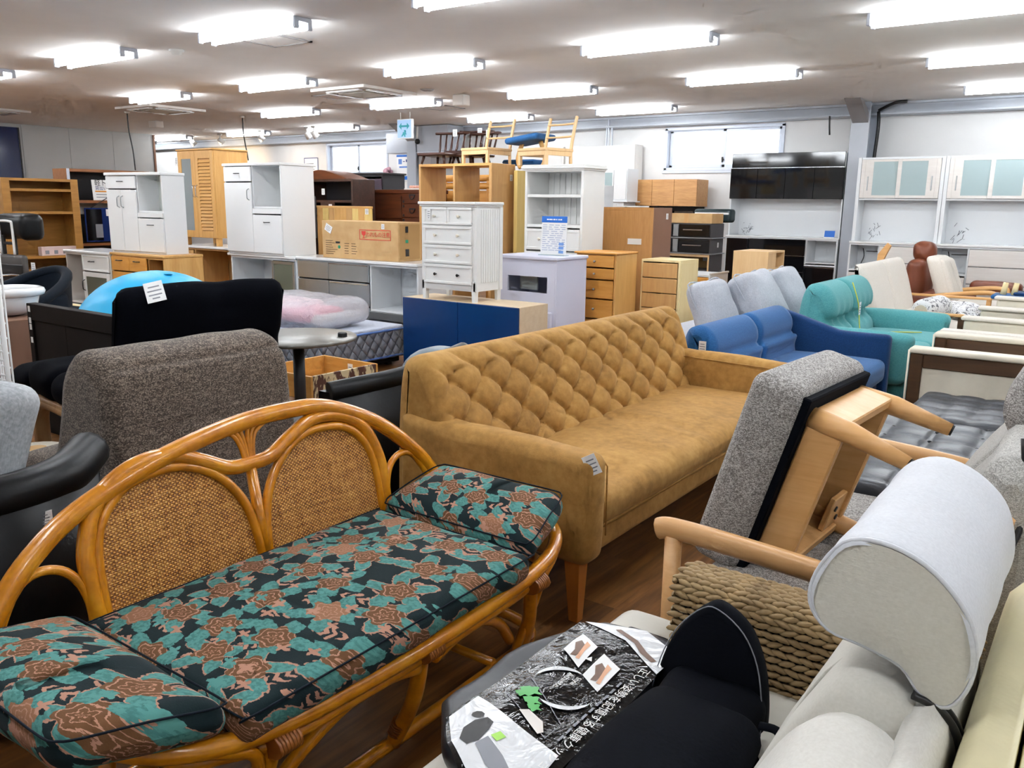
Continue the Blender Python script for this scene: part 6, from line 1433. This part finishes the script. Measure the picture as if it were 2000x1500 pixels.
# ---- ivory leather sofa back at the right edge
t = thing('ivory_sofa_back', 'ivory leather sofa back running along the right edge', 'sofa', (.0, 1.4, 0))
lofted([(-.1, .05), (-.105, .4), (-.10, .66), (-.085, .725), (-.055, .745), (-.035, .735), (-.027, .70), (-.027, .05)], .2, 1.9, 12, 40, .03).build('back_roll', 'ivory_leather', t, world=True)
lofted([(-.026, .05), (-.025, .69), (.0, .745), (.06, .76), (.13, .73), (.17, .6), (.2, .3), (.2, .05)], .2, 1.9, 12, 40, .03).build('back_cushion', 'ivory_leather', t, world=True)
MB().rbox(.15, .75, .2, 1.9, .12, .42, .06, (0, 0, .02), m=5).build('seat_cushion', 'ivory_leather', t, world=True)
for y in (.3, 1.8):
    for x, z in ((.7, .13), (.0, .06)): MB().tube([(x, y, 0), (x, y, z)], .02, 8).build('leg', 'black_plastic', t, world=True)

# ---- folded floor chair with glossy pouch on the white seat
t = thing('floor_chair', 'folded black fabric floor chair lying on the white seat cushion', 'floor chair', (-.55, 1.2, .43))
MB().rbox(-.63, -.40, .62, 1.36, .437, .535, .05, (.01, .0, .02), m=8, wr=.02, ws=6).build('seat_pad', 'zaisu', t, world=True)
fp = [(-.655, .455), (-.645, .53), (-.62, .595), (-.575, .645), (-.54, .648), (-.49, .62), (-.455, .57), (-.435, .5), (-.43, .45)]
m = MB(); F = cr([(a, 0, b_) for a, b_ in fp], 4); n = len(F); vs = []
for j, (dy, s_) in enumerate(((-.028, .93), (-.02, .985), (0, 1), (.02, .985), (.028, .93))):
    for p in F: vs.append((-.54+(p.x+.54)*s_, 1.43+dy+.25*(p.z-.45)+.01*mnoise.noise(p*12), .45+(p.z-.45)*s_))
m.add(vs, [(j*n+i, (j+1)*n+i, (j+1)*n+i+1, j*n+i+1) for j in range(4) for i in range(n-1)], True); m.f += [tuple(range(n)), tuple(4*n+i for i in range(n))[::-1]]; m.sm += [True, True]
m.build('back_flap', 'zaisu', t, world=True)
MB().tube([(p.x, 1.402+.25*(p.z-.45), p.z) for p in F], .0013, 6).build('stitching', 'print_grey', t, world=True)
MB().rbox(-.62, -.43, 1.2, 1.44, .437, .52, .035, (0, 0, .02), m=6, wr=.02, ws=9).build('hinge_fold', 'zaisu', t, world=True)
MB().tube(cr([(-.42, 1.36, .50), (-.385, 1.36, .50), (-.37, 1.33, .47), (-.385, 1.29, .446), (-.41, 1.27, .46)], 6), .011, 8, flat=.5).tube(cr([(-.43, 1.33, .48), (-.40, 1.30, .455), (-.39, 1.26, .445), (-.41, 1.24, .446)], 6), .010, 8, flat=.5).build('carry_strap', 'zaisu', t, world=True)
t = thing('printed_pouch', 'dark bag with glossy printed sleeve lying beside the floor chair', 'bag', (-.8, 1.2, .43))
MB().rbox(-.955, -.66, 1.0, 1.57, .43, .482, .022, (.01, .01, .004), m=12, wr=.018, ws=5, fn=lambda p: (p[0]+(.09*max(0, p[1]-1.35)/.2 if p[0] < -.8 else 0)+(.10*max(0, 1.12-p[1])/.12 if p[0] < -.8 else 0), p[1], max(p[2], .43))).build('bag_body', 'bag_grey', t, world=True)
# sleeve sheet: local lx towards -Y, ly towards +X
Tp = Matrix(((0, 1, 0, -.89), (-1, 0, 0, 1.5), (0, 0, 1, .508), (0, 0, 0, 1)))
Tl = TR(.8, -1.2, -.43) @ Tp
def wav(u, v, z=0): return .006*mnoise.noise((u*9, v*9, 1.7))+.010*math.exp(-((v-.01)/.04)**2)*-1-.0+z
def sheet(name, poly, mat, z):
    """thin printed patch that follows the gentle waves of the sleeve"""
    m = MB(); us = [p[0] for p in poly]; m_ = len(poly)
    cu, cv = sum(us)/m_, sum(p[1] for p in poly)/m_; vs = [(cu, cv, wav(cu, cv, z))]; R_ = 6
    ring = []
    for i in range(m_):
        a, b_ = poly[i], poly[(i+1) % m_]
        for k in range(6): ring.append((a[0]+(b_[0]-a[0])*k/6, a[1]+(b_[1]-a[1])*k/6))
    n = len(ring)
    for r in range(1, R_+1):
        for p in ring: u, v = cu+(p[0]-cu)*r/R_, cv+(p[1]-cv)*r/R_; vs.append((u, v, wav(u, v, z)))
    ar = sum(poly[i][0]*poly[(i+1) % m_][1]-poly[(i+1) % m_][0]*poly[i][1] for i in range(m_)) > 0
    fs = [(0, 1+i, 1+(i+1) % n) for i in range(n)]+[(1+r*n+i, 1+(r+1)*n+i, 1+(r+1)*n+(i+1) % n, 1+r*n+(i+1) % n) for r in range(R_-1) for i in range(n)]
    if not ar: fs = [f[::-1] for f in fs]
    return m.add(vs, fs, True, Tl).build(name, mat, t)
sl = sheet('sleeve', [(.0, .01), (.46, .005), (.52, .06), (.62, .2), (.62, .255), (.0, .255)], 'foil', 0)
sheet('white_band', [(-.005, .02), (.03, .14), (.115, .254), (.02, .256), (-.03, .16)], 'foil_white', .0018)
sheet('white_band', [(.372, .012), (.44, .235), (.6, .25), (.6, .2), (.515, .065), (.455, .01)], 'foil_white', .0018)
for q in ([(.057, .052), (.093, .109), (.183, .117), (.142, .056)], [(.108, .133), (.139, .187), (.234, .19), (.199, .136)]):
    sheet('photo_square', q, 'paper', .0024); c0 = (sum(a for a, _ in q)/4, sum(b_ for _, b_ in q)/4)
    sheet('chair_picture', [(c0[0]-.028, c0[1]-.014), (c0[0]-.012, c0[1]-.02), (c0[0]+.014, c0[1]-.006), (c0[0]+.036, c0[1]-.004), (c0[0]+.034, c0[1]+.008), (c0[0]+.01, c0[1]+.008), (c0[0]-.014, c0[1]+.002)], plain('picture_brown', rgb(96, 66, 48), .4) if 'picture_brown' not in bpy.data.materials else bpy.data.materials['picture_brown'], .003)
    sheet('figure_picture', [(c0[0]-.03, c0[1]-.002), (c0[0]-.02, c0[1]+.012), (c0[0]+.01, c0[1]+.014), (c0[0]+.04, c0[1]+.02), (c0[0]+.04, c0[1]+.011), (c0[0]+.01, c0[1]+.006)], plain('picture_skin', rgb(214, 160, 124), .4) if 'picture_skin' not in bpy.data.materials else bpy.data.materials['picture_skin'], .0034)
def cresc(c0, r, a0, a1, wd):
    o_ = [(c0[0]+r*math.cos(a0+(a1-a0)*k/12), c0[1]+r*math.sin(a0+(a1-a0)*k/12)) for k in range(13)]; i_ = []
    for k in range(13): f = math.sin(PI*k/12); a = a0+(a1-a0)*k/12; i_.append((c0[0]+(r-wd*f)*math.cos(a), c0[1]+(r-wd*f)*math.sin(a)))
    m = MB(); vs = [(u, v, wav(u, v, .0028)) for u, v in o_+i_]; m.add(vs, [(k, k+1, 14+k, 13+k) for k in range(12)]+[(13+k, 14+k, k+1, k) for k in range(12)], False, Tl).build('crescent_logo', 'foil_white', t)
cresc((.245, .113), .052, 2.6, 5.0, .012); cresc((.275, .145), .055, -.6, 1.6, .012)
text('Style', .016, Tl @ TR(.235, .142, .006), 'paper', t); text('Athlete', .02, Tl @ TR(.245, .122, .006), 'paper', t)
fr = [(.264, .057), (.363, .191), (.412, .189), (.339, .054)]
for i in range(4):
    a, b_ = Vector(fr[i]+(0,)), Vector(fr[(i+1) % 4]+(0,)); d_ = (b_-a).normalized(); n_ = Vector((-d_.y, d_.x, 0))*.0008
    sheet('frame_line', [tuple((a-n_)[:2]), tuple((b_-n_)[:2]), tuple((b_+n_)[:2]), tuple((a+n_)[:2])], 'print_grey', .0026)
gm = plain('picture_green', rgb(72, 158, 80), .4)
for cu, cv, r in ((.31, .09, .022), (.335, .11, .018), (.325, .08, .014), (.35, .125, .014)): sheet('plant_picture', [(cu+r*(1+.5*math.sin(5*a))*math.cos(a)*.8, cv+r*(1+.5*math.cos(4*a))*math.sin(a)*.8) for a in [k*PI/6 for k in range(12)]], gm, .003)
sheet('vase_picture', [(.36, .12), (.375, .16), (.4, .178), (.41, .172), (.385, .13), (.37, .105)], 'warm_white', .003)
sheet('person_picture', [(.425, .075), (.445, .062), (.475, .06), (.505, .075), (.51, .095), (.49, .105), (.455, .1), (.43, .092)], 'print_black', .0028); sheet('person_picture', [(.427+.011*math.cos(k*PI/4), .055+.013*math.sin(k*PI/4)) for k in range(8)], 'print_black', .0028); sheet('cushion_picture', [(.47, .11), (.5, .105), (.53, .15), (.545, .2), (.53, .21), (.495, .16)], 'print_grey', .0028); sheet('green_patch', [(.445, .118), (.465, .112), (.472, .13), (.452, .136)], plain('picture_lime', rgb(150, 206, 70), .4), .0032)
text('正しい姿勢を記憶する健康クッション', .0235, Tl @ TR(.315, .232, .0065), 'paper', t); [sheet('text_line', [(.18+k*.026, .2095), (.198+k*.026, .2095), (.198+k*.026, .2145), (.18+k*.026, .2145)], 'print_grey', .0028) for k in range(9)]
sheet('play_mark', [(.135, .12), (.15, .128), (.15, .112)], 'paper', .0028)
sheet('whisk_picture', [(.0, .1), (.03, .16), (.06, .19), (.08, .225), (.07, .232), (.05, .2), (.02, .165), (-.006, .11)], bpy.data.materials['picture_brown'], .0026)

# ---- grey tweed two-seat sofa with wooden arms
t = thing('wood_arm_sofa', 'grey tweed high-back sofa with pale wooden arms', 'sofa', (-.55, 2.5, 0))
for y0, y1 in ((1.99, 2.54), (2.545, 3.09)): MB().rbox(-.86, -.3, y0, y1, .24, .425, .05, (.01, 0, .015), m=6).build('seat_cushion', 'tweed_grey', t, world=True)
pg = [(-.40, .4), (-.36, .55), (-.28, .7), (-.21, .8), (-.18, .88), (-.15, .905), (-.09, .9), (-.05, .8), (-.05, .5), (-.05, .3)]
for y0, y1 in ((1.98, 2.535), (2.54, 3.1)): lofted(pg, y0, y1, 14, 40, .05).build('back_cushion', 'tweed_pale', t, world=True)
ph = [(-.175, .86), (-.20, .93), (-.175, 1.02), (-.11, 1.06), (-.05, 1.03), (-.025, .95), (-.05, .86)]
for y0, y1 in ((2.36, 2.92),): lofted(ph, y0, y1, 14, 36, .06).build('headrest', 'tweed_grey', t, world=True)
def arm_(y, s_):
    MB().tube(cr([(-.905, y, .588), (-.86, y, .597), (-.7, y, .592), (-.45, y, .575), (-.2, y, .55)], 6), [.0235]*24+[.02], 10, flat=1.25).build('armrest', 'beech_arm', t, world=True)
    MB().tube([(-.865, y, .0), (-.86, y, .58)], [.02, .023], 12).build('leg', 'beech_arm', t, world=True); MB().tube([(-.12, y, 0), (-.2, y, .35), (-.13, y, .8)], .022, 10).build('leg', 'beech_arm', t, world=True)
    MB().box(-.86, -.18, y-.015, y+.015, .2, .26, .005).build('side_rail', 'beech_arm', t, world=True)
arm_(1.935, 1); arm_(3.145, -1)
for x in (-.83, -.2): MB().box(x, x+.03, 1.94, 3.14, .2, .255, .004).build('seat_rail', 'beech_arm', t, world=True)
MB().tube(cr([(-.12, 2.03, .95), (-.1, 2.0, .8), (-.115, 1.95, .72)], 5), .007, 8).build('elastic_strap', 'black_plastic', t, world=True)

# ---- ottoman standing on edge on the grey sofa, legs pointing right
t = thing('upturned_footstool', 'grey tweed footstool set on its edge with four round wooden legs', 'footstool', (-.9, 2.42, .45))
# local frame: a = along world Y, h = up the slab, n = out of the underside
th_ = D(16); hv = Vector((math.sin(th_), 0, math.cos(th_))); nv = Vector((math.cos(th_), 0, -math.sin(th_))); yv = Vector((.06, 1, 0)).normalized()
To = Matrix(((yv.x, hv.x, nv.x, 0), (yv.y, hv.y, nv.y, 0), (yv.z, hv.z, nv.z, 0), (0, 0, 0, 1)))
MB().rbox(-.27, .27, .0, .575, 0, .15, .04, (.006, .006, .0), m=8, k=4, T=To).build('cushion', 'tweed_grey', t)
MB().box(-.25, .25, .02, .552, .14, .165, .004, To).build('base_cloth', 'zaisu', t)
for a0, a1, h0, h1 in ((-.215, -.185, .07, .51), (.185, .215, .07, .51)): MB().box(a0, a1, h0, h1, .165, .262, .004, To).build('apron', 'beech', t)
for h0, h1 in ((.06, .09), (.49, .52)): MB().box(-.2, .2, h0, h1, .165, .262, .004, To).build('apron', 'beech', t)
MB().box(-.18, -.02, .09, .13, .168, .215, .003, To).build('corner_block', 'beech', t); MB().box(.07, .185, .09, .2, .235, .252, .003, To).build('corner_block', 'beech', t)
for a, h in ((.11, .16), (.15, .12)): MB().lathe([(.009, 0), (.009, .004)], 10, T=To @ TR(a, h, .2525)).build('bolt', 'dark_metal', t)
for a, h in ((-.19, .49), (.19, .49), (-.19, .09), (.19, .09)):
    sa, sh = (1 if a > 0 else -1), (1 if h > .3 else -1)
    p0 = Vector((a, h, .16)); p1 = Vector((a+sa*.012, h+sh*.008, .27)); p2 = Vector((a+sa*.03, h+sh*.0, .43)); o = MB().tube([p0, p1, p2], [.031, .0295, .0185], 18, T=To).build('leg', 'beech', t)
    d_ = (p2-p1).normalized(); MB().tube([p2, p2+d_*.006], .0165, 14, T=To).build('foot_pad', 'black_plastic', o)

# ---- black tufted leather daybeds
t = thing('tufted_daybed', 'charcoal leather daybed with round button tufting beyond the wooden arm sofa', 'daybed', (-.55, 3.8, 0))
def btuft(p):
    x, y, z = p
    if z < .38: return p
    a = (x+.98)/.19; b_ = (y-3.3)/.19; u, v = a+b_/1, a-b_/1
    return (x, y, z+.03*(abs(math.sin(PI*a))*abs(math.sin(PI*b_)))**.3-.018)
MB().rbox(-.98, -.12, 3.24, 4.44, .3, .415, .045, m=(46, 64, 2), fn=btuft).build('seat_cushion', 'grey_leather', t, world=True); MB().rbox(-.95, -.14, 3.27, 4.42, .12, .3, .02, m=3).build('seat_base', 'black_leather', t, world=True)
bt = MB().lathe([(.002, .007), (.009, .004), (.011, -.002)], 10).build('button', 'black_leather', t)
for i in range(5):
    for j in range(7):
        o = bt if i+j == 0 else bt.copy()
        if i+j: C.objects.link(o)
        o.location = (-.98+.19*i+.0+.55, 3.3+.19*j-3.8, .402)
for x in (-.9, -.2):
    for y in (3.32, 4.36): MB().tube([(x, y, 0), (x, y, .13)], .02, 8).build('leg', 'chrome', t, world=True)
t = thing('biscuit_ottoman', 'charcoal leather ottoman with square stitched pads against the cream arm', 'ottoman', (-.4, 4.8, 0))
def bis(p):
    x, y, z = p
    if z < .38: return p
    return (x, y, z+.02*(abs(math.sin(PI*(x+.82)/.16))*abs(math.sin(PI*(y-4.46)/.14)))**.3-.012)
MB().rbox(-.82, .1, 4.46, 5.16, .3, .42, .04, m=(46, 40, 2), fn=bis).build('seat_cushion', 'grey_leather', t, world=True); MB().rbox(-.8, .08, 4.48, 5.14, .06, .3, .02, m=3).build('seat_base', 'black_leather', t, world=True)
for x in (-.74, .02):
    for y in (4.55, 5.07): MB().tube([(x, y, 0), (x, y, .07)], .02, 8).build('leg', 'chrome', t, world=True)

# ---- cream armchairs with walnut-framed arms
def cream_chair(y0, y1, label, x0=-.93, wooden=True, zt=.63):
    t = thing('cream_sofa', label, 'sofa', (-.4, (y0+y1)/2, 0), 0, 'cream leather sofas in the right row')
    for y in (y0, y1-.09):
        if wooden:
            MB().rbox(x0+.02, -.02, y, y+.09, .14, zt, .012, m=3).build('arm_panel', 'cream_leather', t, world=True)
            MB().box(x0, x0+.07, y-.012, y+.10, .02, zt-.02, .005).box(x0+.07, -.02, y-.012, y+.10, zt-.10, zt-.02, .005).build('arm_frame', 'walnut', t, world=True)
            MB().rbox(x0-.008, -.02, y-.02, y+.11, zt-.02, zt+.012, .012, m=3).build('arm_pad', 'cream_leather', t, world=True)
            MB().tube([(x0-.006, y-.016, .04), (x0-.006, y-.016, zt)], .006, 6).build('welt', 'cream_leather', t, world=True)
        else:
            MB().rbox(x0, -.02, y, y+.1, .08, zt, .025, m=3).build('arm_panel', 'cream_leather', t, world=True); MB().rbox(x0-.02, -.02, y-.015, y+.11, zt, zt+.03, .014, m=3).build('arm_pad', 'ivory_fab', t, world=True)
    MB().rbox(x0+.05, -.1, y0+.09, y1-.09, .2, .42, .05, (0, 0, .015), m=5).build('seat_cushion', 'cream_leather', t, world=True); MB().rbox(-.2, .0, y0+.09, y1-.09, .2, .72, .05, (.01, 0, 0), m=5).build('backrest', 'cream_leather', t, world=True)
    MB().box(x0+.1, -.1, y0+.05, y1-.05, .04, .2, .005).build('seat_base', 'walnut', t, world=True)
cream_chair(5.26, 6.12, 'cream leather sofa with dark walnut arm frame beside the charcoal ottoman')
cream_chair(6.3, 7.3, 'cream leather sofa with plain padded arms behind the walnut-framed one', -.93, False, .60)
cream_chair(7.5, 8.6, 'cream leather sofa with plain arms, farthest of the three in the right row', -.86, False, .655)
def turn(objs, cx, cy, a):
    c_, s_ = math.cos(a), math.sin(a)
    for o in objs:
        x, y = o.location.x-cx, o.location.y-cy; o.location.x, o.location.y = cx+c_*x-s_*y, cy+s_*x+c_*y; o.rotation_euler.z += a
for o in C.objects:
    if o.name in ('floor_chair', 'printed_pouch'): o.location.z += .012
flush_texts()
